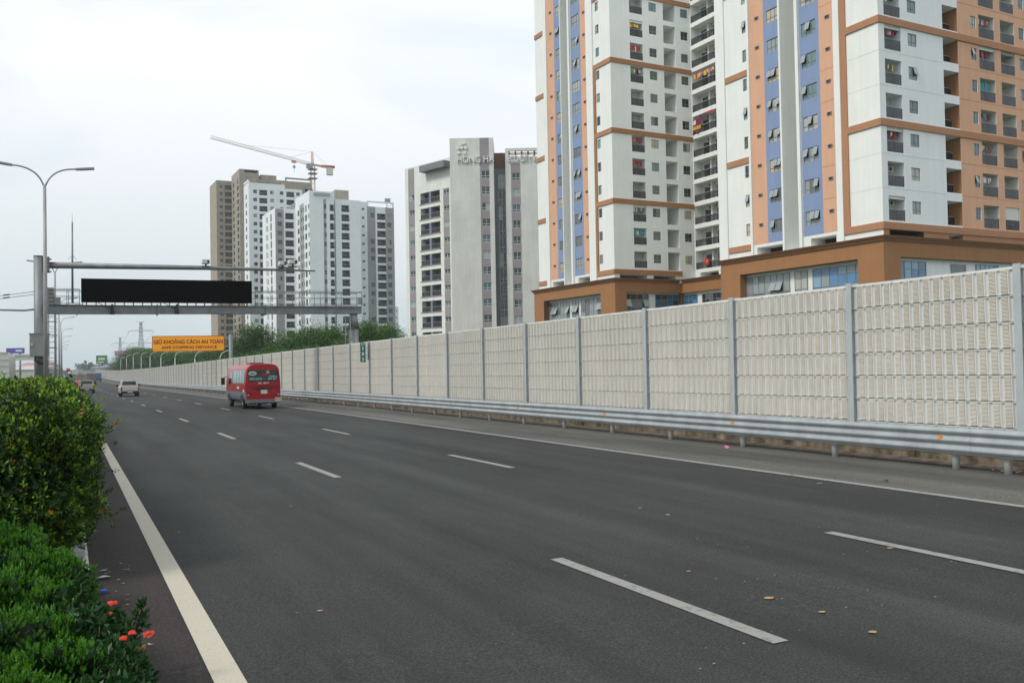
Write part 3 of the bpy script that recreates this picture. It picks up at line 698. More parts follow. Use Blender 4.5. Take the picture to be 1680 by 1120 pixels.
# flag and banner on the link balconies
def slab(pts, axis, pos, d, th, m_, name):
    mb = MB(); P = Pf(axis, pos); n = len(pts)
    mb.poly([P(a, z, d) for a, z in pts], m_); mb.poly([P(a, z, d+th) for a, z in pts[::-1]], m_)
    for i in range(n): mb.poly([P(*pts[i], d), P(*pts[(i+1) % n], d), P(*pts[(i+1) % n], d+th), P(*pts[i], d+th)], m_)
    return mb
z = Z0+.05
fl = slab([(-2.3, z+1.55), (-2.0, z+.75), (-2.9, z+.35), (-3.15, z+1.15)], 'A', 13.84, -.12, .02, CLOTH[0], 'flag')
st = []
for i in range(10):
    r = .2 if i % 2 == 0 else .08; t = math.pi/2+i*math.pi/5; st.append((-2.6+r*math.cos(t), z+.95+r*math.sin(t)))
fl.poly([(13.84-.13, a, b) for a, b in st], CLOTH[10])
o = fl.build('flag'); o.matrix_world = root_matrix(LT); tag(o, 'small red flag with yellow star on the lowest balcony between the towers', 'flag')
z = Z0+FL*6+.05
bn = slab([(-.35, z+2.0), (-.2, z-.1), (-.75, z+.35), (-1.3, z-.1), (-2.0, z+.5), (-2.3, z+2.35)], 'A', 13.84, -.15, .02, CLOTH[9], 'banner')
bn.poly([(13.84-.16, a, b) for a, b in ((-.45, z+1.9), (-.45, z+1.3), (-.95, z+1.35), (-.95, z+1.95))], CLOTH[1])
o = bn.build('banner'); o.matrix_world = root_matrix(LT); tag(o, 'maroon swallow-tailed banner with yellow letters on a balcony between the towers', 'banner')
t_ = text_mesh('GOLD', .62, CLOTH[10], .01, bold=.02); place_text(t_, o, (13.84-.18, -1.2, z+.8), (0, -1, 0))
o = slab([(-2.4, z+2.55), (-4.6, z+2.6), (-4.5, z+2.2)], 'A', 13.84, -.15, .02, CLOTH[0], 'p').build('pennant'); o.matrix_world = root_matrix(LT); tag(o, 'thin red pennant strung on the balcony right of the maroon banner', 'pennant')
# ================================================================ FARTHER BUILDINGS
def locf(Mi, px, py, axis, pos):
    Mw = Mi.inverted(); c = Mi @ CC; d = (Mi.to_3x3() @ ray(px, py)); i = 0 if axis == 'A' else 1
    t = (pos-c[i])/d[i]; p = c+d*t; return (p[1] if axis == 'A' else p[0]), p[2]
def cw(x, z): return Vector((math.cos(YAW)*x+math.sin(YAW)*z, -math.sin(YAW)*x+math.cos(YAW)*z, 0))
FP = [mat('far_pane_grey', (.04, .048, .052), .15, spec=.7), mat('far_pane_dark', (.025, .028, .03), .15, spec=.7), mat('far_pane_teal', (.06, .13, .14), .2), mat('far_pane_pale', (.28, .32, .32), .3)]
class Far:
    def __init__(s, root, Mi, seed): s.B = Bld(root); s.root = root; s.Mi = Mi; s.mb = MB(); s.R = rng(seed)
    def col(s, axis, pos, px0, px1, py0, py1, kind='w', pitch=3.1, zmin=0., n=None, frm=None, up=0):
        """one column of windows measured at its top storey; returns the openings"""
        pm = (py0+py1)/2; a0, zt = locf(s.Mi, px0, py0, axis, pos); a1 = locf(s.Mi, px1, pm, axis, pos)[0]
        xm = (px0+px1)/2; w1 = locf(s.Mi, xm, py0, axis, pos)[1]; w0 = locf(s.Mi, xm, py1, axis, pos)[1]
        lo, hi = min(a0, a1), max(a0, a1); out = []; k = -up
        fr = frm or M_fr
        while w0-pitch*k > zmin and (n is None or k < n):
            b, t = w0-pitch*k, w1-pitch*k; k += 1
            if kind == 'b':
                D = 1.2; out.append((lo, hi, b, t, D, M_gyin)); B = s.B; R = s.R
                def g(mb, b=b, t=t):
                    r = random.Random(int(b*100+lo*7)); W_ = hi-lo; x = lo+W_*r.choice((.08, .12)); P = Pf(axis, pos)
                    pbox(mb, axis, pos, x, x+W_*.38, b+.03, b+2.0, D-.08, D-.03, fr); pbox(mb, axis, pos, x+.08, x+W_*.38-.08, b+.1, b+1.9, D-.1, D-.08, FP[1])
                s.B.part('balcony_door', g, -b)
                def h(mb, b=b): pbox(mb, axis, pos, lo+.02, hi-.02, b+.02, b+.95, .03, .06, M_rl2); pbox(mb, axis, pos, lo+.02, hi-.02, b+.95, b+1.0, .02, .08, M_hr)
                s.B.part('balcony_railing', h, -b)
            else:
                out.append((lo, hi, b, t, .2, FP[1]))
                def g(mb, b=b, t=t):
                    r = random.Random(int(b*91+lo*13)); P = Pf(axis, pos); pn = r.choice(FP if kind == 'w' else FP[:2]); e = .06; mm_ = (lo+hi)/2
                    for x0, x1 in ((lo, lo+e), (mm_-e/2, mm_+e/2), (hi-e, hi)): pbox(mb, axis, pos, x0, x1, b, t, .08, .14, fr)
                    z3 = b+(t-b)*.3
                    for z0 in (b, z3, t-e):
                        pbox(mb, axis, pos, lo+e, mm_-e/2, z0, z0+e, .085, .14, fr); pbox(mb, axis, pos, mm_+e/2, hi-e, z0, z0+e, .085, .14, fr)
                    for x0, x1 in ((lo+e, mm_-e/2), (mm_+e/2, hi-e)):
                        p2 = pn if r.random() < .75 else FP[1]
                        mb.poly([P(x0, b+e, .12), P(x1, b+e, .12), P(x1, t-e, .12), P(x0, t-e, .12)], p2)
                s.B.part('window', g, -b)
        return out
    def strip(s, axis, pos, px0, px1, py, top, m_, bot=-3):
        a, b = locf(s.Mi, px0, py, axis, pos)[0], locf(s.Mi, px1, py, axis, pos)[0]; return (min(a, b), max(a, b), bot, top, m_)
    def done(s, name='wall'):
        s.mb.build(name, s.root); s.B.flush(90)
M_rl2 = mat('far_railing', (.03, .032, .034), .3, alpha=.6); M_gyin = mat('far_balcony_inside', (.085, .08, .078), .8)
FB = -3.5
# ---- mid building with the raised letters
M_mw = mat('weathered_white', (.70, .715, .665), .85, var=.10, vscale=.25, streak=.10); M_mwg = mat('weathered_grey_front', (.63, .63, .59), .85, var=.12, vscale=.25, streak=.12)  # front is the wing's white darkened, its shade put into the colour
M_mp = mat('mauve_grey_paint', (.27, .245, .25), .85, var=.08, vscale=.3); M_slate = mat('slate_paint', (.17, .18, .20), .7, var=.1); M_rust = mat('rust_brown', (.17, .085, .06), .8)
o0 = cw((743-840)/F*173.5, 173.5); HB = thing('apartment_block', 'weathered pale grey block with raised letters and ring emblem below its roofline', 'apartment block', o0, -YAW)
Mi = root_matrix(HB).inverted(); FA = Far(HB, Mi, 3); lx = lambda px, py, pos=0.: locf(Mi, px, py, 'B', pos)
t2 = lx(775, 226.5)[1]; x1 = lx(810.5, 300)[0]; ops = []
ops += FA.col('B', 0, 789.7, 803.3, 280, 292.5, frm=M_frw, zmin=1)
facade(FA.mb, 'B', 0, 0, x1, FB, t2, M_mwg, [FA.strip('B', 0, 787.8, 803, 300, t2, M_mp)], ops)
M_ = FA.mb; DD = 22
M_.poly([(x1, 0, FB), (x1, DD, FB), (x1, DD, t2), (x1, 0, t2)], M_mwg); M_.poly([(0, 0, FB), (0, DD, FB), (0, DD, t2), (0, 0, t2)], M_mwg); M_.poly([(0, 0, t2), (x1, 0, t2), (x1, DD, t2), (0, DD, t2)], M_mwg)
# dark recess
q = 3.0; xr = lx(829.5, 300, 1.5)[0]; tt = lx(822, 251, q)[1]; ops = []
a, b = x1+.05, xr-.02
ops = FA.col('B', q, 817.5, 829.0, 286, 309.5, frm=M_frw, zmin=1)
facade(M_, 'B', q, x1, xr, FB, tt, M_slate, [(x1, xr, tt-3.2, tt+.0, M_rust)], ops)
# right wing
q = 1.5; x2 = lx(905, 300, q)[0]; t3 = lx(850, 243, q)[1]; zo0, zo1 = lx(850, 253.5, q)[1], lx(850, 247.5, q)[1]; xa = lx(834, 250, q)[0]
ops = FA.col('B', q, 840, 853, 283.5, 296, frm=M_frw, zmin=1); n = 7
facade(M_, 'B', q, xr, x2, FB, zo0-.4, M_mwg, [FA.strip('B', q, 838.5, 854, 300, t3-3, M_mp)], ops)
M_.poly([(xr, q, FB), (xr, q+8, FB), (xr, q+8, zo0-.4), (xr, q, zo0-.4)], M_mwg); M_.poly([(xr, q, zo0-.4), (x2, q, zo0-.4), (x2, 18, zo0-.4), (xr, 18, zo0-.4)], M_mwg)
pg = MB(); pg.box((xr, q, zo1), (x2, q+.5, t3), M_mwg); pg.box((xr, q, zo0-.4), (xa, q+.5, zo1), M_mwg); pg.box((xr, q+3.5, zo1+.1), (x2, q+4, t3), M_mwg)
for i in range(8): pg.box((xa+i*1.25, q+.5, zo0-.4), (xa+i*1.25+.25, q+3.5, zo1+.5), M_rust)
pg.build('roof_pergola', HB)
# left wing, turned
phi = math.radians(45); MwL = root_matrix(HB) @ Matrix.Translation((.05, 1.5, 0)) @ Matrix.Rotation(-phi, 4, 'Z'); MiL = MwL.inverted()
LW = MB(Matrix.Translation((.05, 1.5, 0)) @ Matrix.Rotation(-phi, 4, 'Z'))
class FarL(Far): pass
F1 = Far(HB, MiL, 4); F1.mb = LW
class MBL(MB):
    pass
ll = lambda px, py: locf(MiL, px, py, 'B', 0)
xl = ll(664.5, 300)[0]; tl = ll(700, 268)[1]; ops = []
F1.B.part = (lambda name, fn, key=0., sub=None, B=F1.B: B.q.setdefault(name, []).append((key, (lambda mb, fn=fn: (setattr(mb, 'M', LW.M), fn(mb))), sub)))
ops += F1.col('B', 0, 671.5, 679.6, 320, 329.5, frm=M_frw, zmin=1, pitch=3.12); ops += F1.col('B', 0, 727.2, 736.6, 311, 319.5, frm=M_frw, zmin=1, pitch=3.12)
bo_ = F1.col('B', 0, 689.5, 721.6, 314.5, 332.5, kind='b', zmin=1, pitch=3.12); ops += bo_
facade(LW, 'B', 0, xl, 0, FB, tl, M_mw, [F1.strip('B', 0, 670, 680, 320, tl-.3, M_mp), F1.strip('B', 0, 727, 737, 320, ll(730, 309)[1], M_mp)], ops)
for q_ in bo_:
    xm = (q_[0]+q_[1])/2
    def dv(mb, q_=q_, xm=xm): mb.box((xm-.35, .02, q_[2]), (xm+.25, 1.19, q_[3]), MATS['divider_blue'])
    mat('divider_blue', (.17, .20, .25), .7); F1.B.part('balcony_divider', dv, -q_[2])
    def ld(mb, q_=q_): mb.box((q_[0]-.35, -.12, q_[2]-.16), (q_[1]+.15, -.003, q_[2]-.003), M_mp)
    F1.B.part('ledge', ld, -q_[2])
LW.poly([(xl, 0, FB), (xl, 25, FB), (xl, 25, tl), (xl, 0, tl)], M_mw); LW.poly([(xl, 0, tl), (0, 0, tl), (0, 25, tl), (xl, 25, tl)], M_mw)
LW.build('side_wing', HB); F1.B.flush(90)
cn = MB(LW.M); a, za = ll(697.7, 277.5); b, zb = ll(738, 270); cn.box((a, -1.6, za-.9), (b, -.01, za+.35), M_slate); cn.build('canopy', HB)
ph = MB(LW.M); a, za = ll(719, 260); ph.box((a, 3, tl), (0, 10, ll(735, 247)[1]), M_mw); pz = ll(739, 254); ph.box((pz[0]-1.2, 2.98, tl+1.3), (pz[0]+.6, 2.997, tl+2.2), M_slate); ph.build('penthouse', HB)
FA.done()
M_let = mat('letter_grey', (.70, .70, .66), .7)
for txt, p0, p1, py, q in (('HONG HA', 749.5, 810, 262.3, 0.), ('ECO CITY VA', 833, 884, 260.8, 1.5)):
    a, b = lx(p0, py, q), lx(p1, py, q); me = text_mesh(txt, 1.9, M_let, .10, bold=.0)
    w = max(v.co.x for v in me.vertices)-min(v.co.x for v in me.vertices); me.transform(Matrix.Scale((b[0]-a[0])/w, 4, (1, 0, 0)))
    place_text(me, HB, ((a[0]+b[0])/2, q-.2, (a[1]+b[1])/2), (1, 0, 0), 'raised_lettering')
em = MB()
for cx_, cy_ in ((695, 125), (735, 112), (668, 168), (710, 165), (755, 165), (672, 227), (745, 224)):
    a, z = lx(660+cx_/7.3, 220+cy_/7.3)
    em.tube([(a, -.28, z), (a, -.01, z)], .33, M_let, 14)
em.build('emblem', HB)
# ---- far cluster, same heading as the towers
def far_root(px, py, Z, label, cat='apartment block'):
    p = atZ(px, py, Z); r = thing('apartment_block', label, cat, (p.x, p.y, 0), BANG, 'far apartment blocks'); return r, root_matrix(r).inverted()
M_cw = mat('far_white_paint', (.74, .775, .775), .85, var=.05, vscale=.2, streak=.06); M_cg = mat('far_grey_paint', (.31, .315, .305), .85, var=.05, vscale=.2)
M_bc = mat('bare_concrete', (.36, .315, .25), .9, var=.22, vscale=.4, streak=.2); M_net = mat('green_netting', (.05, .16, .13), .8)
def c7(x, y): return 480+x/7.472, 300+y/7.472
def c8(x, y): return 330+x/8, 260+y/8
CB, Mi = far_root(508.3, 400, 294, 'white far block with grey stripes and dark balconies beside the gantry end'); FA = Far(CB, Mi, 7); mb = FA.mb
lb = lambda px, py, pos: locf(Mi, px, py, 'B', pos); la = lambda px, py, pos: locf(Mi, px, py, 'A', pos)
def cc(axis, pos, cv, x0, x1, y0, y1, kind='w', **k):
    (a, b), (c, d) = cv(x0, y0), cv(x1, y1); return FA.col(axis, pos, a, c, b, d, kind, **k)
top4 = lb(530, 314, 0)[1]; xe = lb(549, 400, 0)[0]; y2 = la(485.5, 400, 0)[0]
ops = cc('B', 0, c7, 383, 415, 262, 320)+cc('B', 0, c7, 455, 508, 268, 348, 'b')
facade(mb, 'B', 0, 0, xe, FB, top4, M_cw, [FA.strip('B', 0, *[c7(v, 0)[0] for v in (383, 418)], 400, top4-2.5, M_cg)], ops)
ops = cc('A', 0, c7, 60, 83, 342, 408)+cc('A', 0, c7, 98, 113, 318, 375, 'x')+cc('A', 0, c7, 124, 138, 304, 360, 'x')+cc('A', 0, c7, 150, 174, 280, 356)+cc('A', 0, c7, 190, 203, 262, 318, 'x')
a0, a1 = la(c7(92, 0)[0], 400, 0)[0], la(c7(142, 0)[0], 400, 0)[0]
facade(mb, 'A', 0, 0, y2, FB, top4, M_cw, [(min(a0, a1), max(a0, a1), FB, top4-3, M_cg)], ops)
mb.poly([(0, 0, top4-1.0), (xe, 0, top4-1), (xe, y2+10, top4-1), (0, y2+10, top4-1)], M_cw)
top2 = lb(470, 342, y2)[1]; xw = lb(452, 400, y2)[0]
ops = cc('B', y2, c8, 1003, 1060, 712, 770)+cc('B', y2, c8, 1103, 1215, 718, 800, 'b')
facade(mb, 'B', y2, xw, 0, FB, top2, M_cw, [FA.strip('B', y2, *[c8(v, 0)[0] for v in (975, 1088)], 400, top2-.3, M_cg)], ops)
y3 = la(431, 400, xw)[0]
ops = cc('A', xw, c8, 850, 858, 770, 850, 'x')+cc('A', xw, c8, 866, 876, 775, 850, 'x')+cc('A', xw, c8, 906, 926, 735, 830, 'x')
facade(mb, 'A', xw, y2, y3, FB, top2, M_cw, [], ops); mb.poly([(xw, y2, top2), (0, y2, top2), (0, y3, top2), (xw, y3, top2)], M_cw)
# gap, c5 and the right part
x5 = lb(551, 400, .6)[0]; x6 = lb(592, 400, .6)[0]; top5 = lb(570, 328, .6)[1]
mb.poly([(xe, 0, FB), (xe, 6, FB), (xe, 6, top4), (xe, 0, top4)], M_cw); mb.poly([(xe, 5, FB), (x5, 5, FB), (x5, 5, top5), (xe, 5, top5)], M_void)
ops = cc('B', .6, c7, 598, 695, 275, 358, 'b'); facade(mb, 'B', .6, x5, x6, FB, top5, M_cw, [], ops)
mb.poly([(x5, .6, FB), (x5, 6, FB), (x5, 6, top5), (x5, .6, top5)], M_cw); mb.poly([(x5, .6, top5), (x6, .6, top5), (x6, 25, top5), (x5, 25, top5)], M_cw)
p7 = (la(0, 0, 0)[0]) if False else 16.5
x7 = lb(603, 400, p7)[0]; x8 = lb(647, 400, p7)[0]; top6 = lb(597, 331, p7)[1]; top7 = lb(625, 340, p7)[1]; topf = lb(625, 331, p7)[1]; x6b = lb(592, 400, p7)[0]-6
ops = cc('B', p7, c7, 848, 880, 308, 335, 'x'); facade(mb, 'B', p7, x6b, x7, FB, top6, M_cw, [], ops)
ops = cc('B', p7, c7, 955, 1002, 370, 428)+cc('B', p7, c7, 1035, 1138, 378, 455, 'b')+cc('B', p7, c7, 1160, 1210, 383, 440)
facade(mb, 'B', p7, x7, x8, FB, top7, M_cg, [FA.strip('B', p7, *[c7(v, 0)[0] for v in (1020, 1142)], 400, top7, M_cw)], ops)
mb.poly([(x7, p7, top7), (x8, p7, top7), (x8, p7+18, top7), (x7, p7+18, top7)], M_cw); mb.poly([(x8, p7, FB), (x8, p7+18, FB), (x8, p7+18, top7), (x8, p7, top7)], M_cw)
pg = MB(); pg.box((x7, p7, topf-.5), (x8, p7+.5, topf), M_cw); pg.box((x8-.5, p7, top7), (x8, p7+.49, topf-.5), M_cw); pg.box((x7, p7, top7), (x7+.5, p7+.49, topf-.5), M_cw); pg.box((x8-2.8, p7+.01, top7), (x8-2.4, p7+.3, topf-.5), M_cw); pg.box((x8-.5, p7+.5, topf-.5), (x8, p7+10, topf), M_cw)
pg.build('roof_frame', CB)
sg = MB(); a = lb(c7(1140, 0)[0], 400, p7)[0]
for i in range(5): sg.box((a+i*.55, p7+.1+i*.3, topf), (a+i*.55+.4, p7+.2+i*.3, topf+1.3+.1*i), M_cg)
sg.build('roof_letters', CB)
sg = MB(); a, b = lb(c7(265, 0)[0], 400, 0)[0], lb(c7(470, 0)[0], 400, 0)[0]; zz = lb(530, 319, 0)[1]
for i in range(14): sg.box((a+(b-a)*i/14, -.3, zz-.5), (a+(b-a)*(i+.75)/14, -.01, zz+.5), MATS['far_wh_letter'] if 'far_wh_letter' in MATS else mat('far_wh_letter', (.42, .43, .42), .7))
sg.build('raised_lettering', CB)
ph = MB(); a, z_ = lb(550, 317, 8); b, _ = lb(572, 317, 8); ph.box((a, 8, top5-.5), (b, 14, z_+1.2), M_bc); ph.build('penthouse', CB)
FA.done()
# ---- white block behind
WB, Mi = far_root(409, 400, 344, 'bluish white far block with an open roof frame, in front of the brown tower'); FA = Far(WB, Mi, 8); mb = FA.mb
top = lb(450, 302.5, 0)[1]; xe = lb(497, 400, 0)[0]; yb = la(401, 400, 0)[0]; fr_ = lb(440, 297, 0)[1]
ops = []
for x0, x1_, y0, y1, kd in ((683, 732, 410, 458, 'w'), (762, 868, 415, 485, 'b'), (905, 955, 425, 470, 'w'), (1032, 1080, 433, 478, 'w'), (1118, 1222, 440, 508, 'b'), (1248, 1295, 447, 492, 'w')): ops += cc('B', 0, c8, x0, x1_, y0, y1, kd, n=19)
xq = lb(468.5, 400, 0)[0]; t2_ = lb(485, 311, 0)[1]
facade(mb, 'B', 0, 0, xe, FB, top, M_cw, [(xq, xe, t2_, top+1, M_bc)], ops)
ops = cc('A', 0, c8, 582, 600, 480, 540, 'x'); facade(mb, 'A', 0, 0, yb, FB, top, M_cw, [], ops)
mb.poly([(0, 0, top), (xe, 0, top), (xe, yb, top), (0, yb, top)], M_cw)
pg = MB(); pg.box((0, 0, fr_-.5), (xe-2, .5, fr_+.2), M_bc); pg.box((0, .5, fr_-.5), (.5, yb, fr_+.2), M_cw); pg.box((0, 0, top), (.5, .49, fr_-.5), M_cw); pg.box((xq, .01, top), (xq+.5, .5, fr_-.5), M_bc); pg.box((xq*.5, .01, top), (xq*.5+.4, .5, fr_-.5), M_bc)
pg.box((xq, .5, fr_-.5), (xq+.5, 8, fr_+.1), M_bc); pg.build('roof_frame', WB); FA.done()
# ---- bare concrete tower
GB, Mi = far_root(356, 400, 413, 'unfinished bare brown concrete tower under the crane'); FA = Far(GB, Mi, 9); mb = FA.mb
top = lb(368, 296.5, 0)[1]; xe = lb(381, 400, 0)[0]; ya = la(345, 400, 0)[0]
ops = []
for x0, x1_, y0, y1, kd in ((240, 282, 350, 392, 'x'), (308, 402, 352, 415, 'x')): ops += cc('B', 0, c8, x0, x1_, y0, y1, kd, frm=M_bc)
facade(mb, 'B', 0, 0, xe, FB, top, M_bc, [], ops)
ops = cc('A', 0, c8, 150, 160, 400, 450, 'x')+cc('A', 0, c8, 178, 190, 380, 430, 'x'); facade(mb, 'A', 0, 0, ya, FB, top, M_bc, [], []); mb.poly([(0, 0, top), (xe, 0, top), (xe, ya, top), (0, ya, top)], M_bc)
# the nearer fin: from (xe,0) it comes towards the camera
yn = la(394, 400, xe)[0]; tn = lb(394, 277, yn)[1]
ops = cc('A', xe, c8, 416, 434, 330, 385, 'x', frm=M_net)+cc('A', xe, c8, 470, 492, 270, 330, 'x', frm=M_net)
facade(mb, 'A', xe, yn, 0, FB, tn-.0, M_bc, [], ops)
x2_ = lb(426, 400, yn)[0]; x3_ = lb(431, 400, yn)[0]; x4_ = lb(457, 400, yn)[0]; x5_ = lb(515, 400, yn)[0]; tm = lb(410, 283.5, yn)[1]; tb = lb(445, 286, yn)[1]; te = lb(490, 297, yn)[1]; tf = lb(490, 291, yn)[1]
facade(mb, 'B', yn, xe, x2_, FB, tn, M_bc, [], [(lb(397.5, 0, yn)[0], lb(419, 0, yn)[0], lb(408, 283, yn)[1], lb(408, 279.5, yn)[1], 9, mat('sky_gap_grey', (.5, .5, .5), .8)), (lb(412, 0, yn)[0], lb(416, 0, yn)[0], tm-9, tm-7.6, .3, M_void), (lb(418.5, 0, yn)[0], lb(424, 0, yn)[0], tm-9, tm-7.6, .3, M_void)])
facade(mb, 'B', yn+2, x2_, x5_, FB, te, M_bc, [], [(lb(434, 0, yn)[0], lb(441, 0, yn)[0], te-1.6, te-.6, .3, M_void), (lb(498, 0, yn)[0], lb(503, 0, yn)[0], te-5.5, te-3, .3, M_void), (lb(506.5, 0, yn)[0], lb(511, 0, yn)[0], te-5.5, te-3, .3, M_void)])
mb.box((x3_, yn+2.5, te), (x4_, yn+12, tb), M_bc); mb.poly([(xe, yn, tn), (x2_, yn, tn), (x2_, 0, tn), (xe, 0, tn)], M_bc); mb.poly([(x2_, yn+2, te), (x5_, yn+2, te), (x5_, 15, te), (x2_, 15, te)], M_bc)
mb.poly([(x2_, yn, FB), (x2_, 5, FB), (x2_, 5, tn), (x2_, yn, tn)], M_bc)
pg = MB(); a = lb(466, 0, yn)[0]; pg.box((a, yn+2.1, tf-.7), (x5_, yn+2.7, tf), M_bc); pg.box((a, yn+2.1, te), (a+.6, yn+2.69, tf-.7), M_bc); pg.box((x5_-.6, yn+2.1, te), (x5_, yn+2.69, tf-.7), M_bc); pg.build('roof_frame', GB)
FA.done()
# ---- small far slab right of the cluster
SB, Mi = far_root(648.6, 540, 420, 'small pale far block glimpsed right of the white block above the wall'); FA = Far(SB, Mi, 10); mb = FA.mb
xe = lb(654, 540, 0)[0]; top = lb(650, 503, 0)[1]; ops = FA.col('B', 0, 650, 651.6, 508, 512, 'x')
facade(mb, 'B', 0, 0, xe, FB, top, M_cw, [], ops); mb.poly([(0, 0, FB), (0, 15, FB), (0, 15, top), (0, 0, top)], M_cw); mb.poly([(xe, 0, FB), (xe, 15, FB), (xe, 15, top), (xe, 0, top)], M_cw); mb.poly([(0, 0, top), (xe, 0, top), (xe, 15, top), (0, 15, top)], M_cw); FA.done()
# ================================================================ CRANE
M_cry = mat('crane_yellow', (.60, .27, .08), .5); M_crw = mat('crane_white', (.60, .58, .50), .5); M_crr = mat('crane_red', (.30, .03, .05), .5); M_crg = mat('crane_grey', (.25, .28, .30), .5)
pb = atZ(512.5, 300, 430); CR_ = thing('tower_crane', 'white and orange tower crane above the unfinished brown tower', 'crane', (pb.x, pb.y, -3)); T = Matrix.Translation((-pb.x, -pb.y, 3))
def cmb(): return MB(T)
def lattice(mb, p, q, w, h, m_, r=.09, n=12, tri=False):
    p, q = Vector(p), Vector(q); d = (q-p).normalized(); s_ = d.cross(Vector((0, 0, 1)));
    if s_.length < .1: s_ = cw(1, 0)
    s_.normalize(); u_ = s_.cross(d).normalized()
    offs = [s_*w/2, -s_*w/2, u_*h] if tri else [s_*w/2+u_*w/2, -s_*w/2+u_*w/2, -s_*w/2-u_*w/2, s_*w/2-u_*w/2]
    for o_ in offs: mb.tube([p+o_, q+o_], r, m_, 5)
    for i in range(n):
        a, b = p+(q-p)*i/n, p+(q-p)*(i+1)/n; k_ = len(offs)
        for j in range(k_): mb.tube([a+offs[j], b+offs[(j+1) % k_]], r*.6, m_, 4)
        for j in range(k_): mb.tube([a+offs[j], a+offs[(j+1) % k_]], r*.6, m_, 4)
jt = atZ(516, 271, 430); tip = atZ(345, 227, 395); ce = atZ(546, 276.5, 436); ap = atZ(512, 249, 430); mb_ = pb.copy(); mb_.z = -3
m1 = cmb(); top_ = atZ(512.8, 272, 430); lattice(m1, mb_, top_, 1.9, 0, M_cry, .10, 44); m1.build('mast', CR_)
m1 = cmb(); lattice(m1, top_, tip, 1.1, 1.3, M_crw, .085, 34, True); m1.build('jib', CR_)
m1 = cmb(); lattice(m1, top_+Vector((0, 0, .3)), ce, 1.3, .6, M_cry, .14, 8, True); m1.build('counter_jib', CR_)
m1 = cmb(); lattice(m1, top_, ap, .8, 0, M_cry, .09, 6); m1.build('apex', CR_)
m1 = cmb(); c = atZ(508.5, 273, 428); m1.box(c-Vector((1.6, 1, 1)), c+Vector((1.2, 1, 1.1)), M_crg); m1.build('cab', CR_)
m1 = cmb(); c = atZ(541, 281, 435); m1.box(c-Vector((1.4, 1, 1.9)), c+Vector((1.4, 1, 1.4)), M_crw); m1.build('counterweight', CR_)
m1 = cmb(); c = atZ(539, 274.0, 435); m1.box(c-Vector((3.4, .5, .45)), c+Vector((3.0, .5, .7)), M_crr); m1.build('winch_cover', CR_)
m1 = cmb()
for g in (atZ(400, 238, 406), atZ(478, 258, 422)): m1.tube([ap, g], .05, M_crg, 4)
m1.tube([ap, atZ(534, 269, 434)], .05, M_crg, 4); m1.build('tie_cable', CR_)
m1 = cmb(); h0 = atZ(482.5, 264, 423); h1 = h0-Vector((0, 0, 2.6)); h2 = h0-Vector((0, 0, 5.6)); m1.tube([h0, h1], .06, M_crg, 4); m1.box(h0-Vector((1.2, .5, .9)), h0+Vector((1, .5, .1)), M_cry); m1.box(h1-Vector((.5, .5, .8)), h1+Vector((.5, .5, .3)), M_crg); m1.tube([h1, h2], .06, M_crg, 4); m1.build('hook_block', CR_)
for px, py in ((512.8, 278), (512.8, 285), (512.8, 293)):
    m1 = cmb(); c = atZ(px, py, 430); m1.box(c-Vector((2.0, 2.0, .12)), c+Vector((2.0, 2.0, .12)), M_crg); m1.build('platform', CR_)
# ================================================================ GANTRY
M_gs = mat('gantry_steel', (.23, .245, .245), .55, .35, var=.22, vscale=1.2, streak=.25); M_gsd = mat('gantry_dark', (.06, .06, .062), .6); M_cab = mat('cabinet_grey', (.25, .255, .235), .55, var=.1, vscale=2)
M_led = mat('display_black', (.0025, .0015, .0015), .8, spec=.05); M_blk = mat('black_plastic', (.012, .012, .013), .45); M_cw2 = mat('camera_white', (.55, .54, .50), .4)
GYY = 62.; G = lambda px, py, dy=0.: atY(px, py, GYY+dy)
base = G(64.2, 600); base.z = zr(62)+.1
GT = thing('gantry', 'grey steel sign gantry spanning the road with a black message display', 'sign gantry', base); T = Matrix.Translation(-base)
def gm(): return MB(T)
pl = G(64.2, 421); m1 = gm(); m1.tube([(pl.x, GYY, base.z-.3), (pl.x, GYY, pl.z)], .31, M_gs, 20); m1.tube([(pl.x, GYY, pl.z), (pl.x, GYY, pl.z+.04)], .33, M_gsd, 20); m1.build('column', GT)
bl, br_ = G(79, 501.0), G(591, 502.5); zb = G(79, 515.5).z; 
def bz(x, top=True):
    t = (x-bl.x)/(br_.x-bl.x); a = bl.z*(1-t)+br_.z*t; return a if top else a-(bl.z-zb)*.98
pr_ = G(580.5, 560); m1 = gm(); zt = bz(pr_.x, False)
m1.tube([(pr_.x, GYY, -1.5), (pr_.x, GYY, zt-.95)], .34, M_gs, 20); m1.tube([(pr_.x, GYY, zt-.95), (pr_.x, GYY, zt)], [.33, .27], M_gs, 20); m1.tube([(pr_.x, GYY, zt-.98), (pr_.x, GYY, zt-.90)], .42, M_gsd, 20)
for t in range(10):
    a = t*math.pi/5; m1.tube([(pr_.x+.38*math.cos(a), GYY+.38*math.sin(a), zt-1.1), (pr_.x+.38*math.cos(a), GYY+.38*math.sin(a), zt-.8)], .025, M_gsd, 5)
m1.build('column', GT)
xs_ = [bl.x-.3, G(125, 505).x, G(257, 505).x, G(434, 505).x, br_.x]
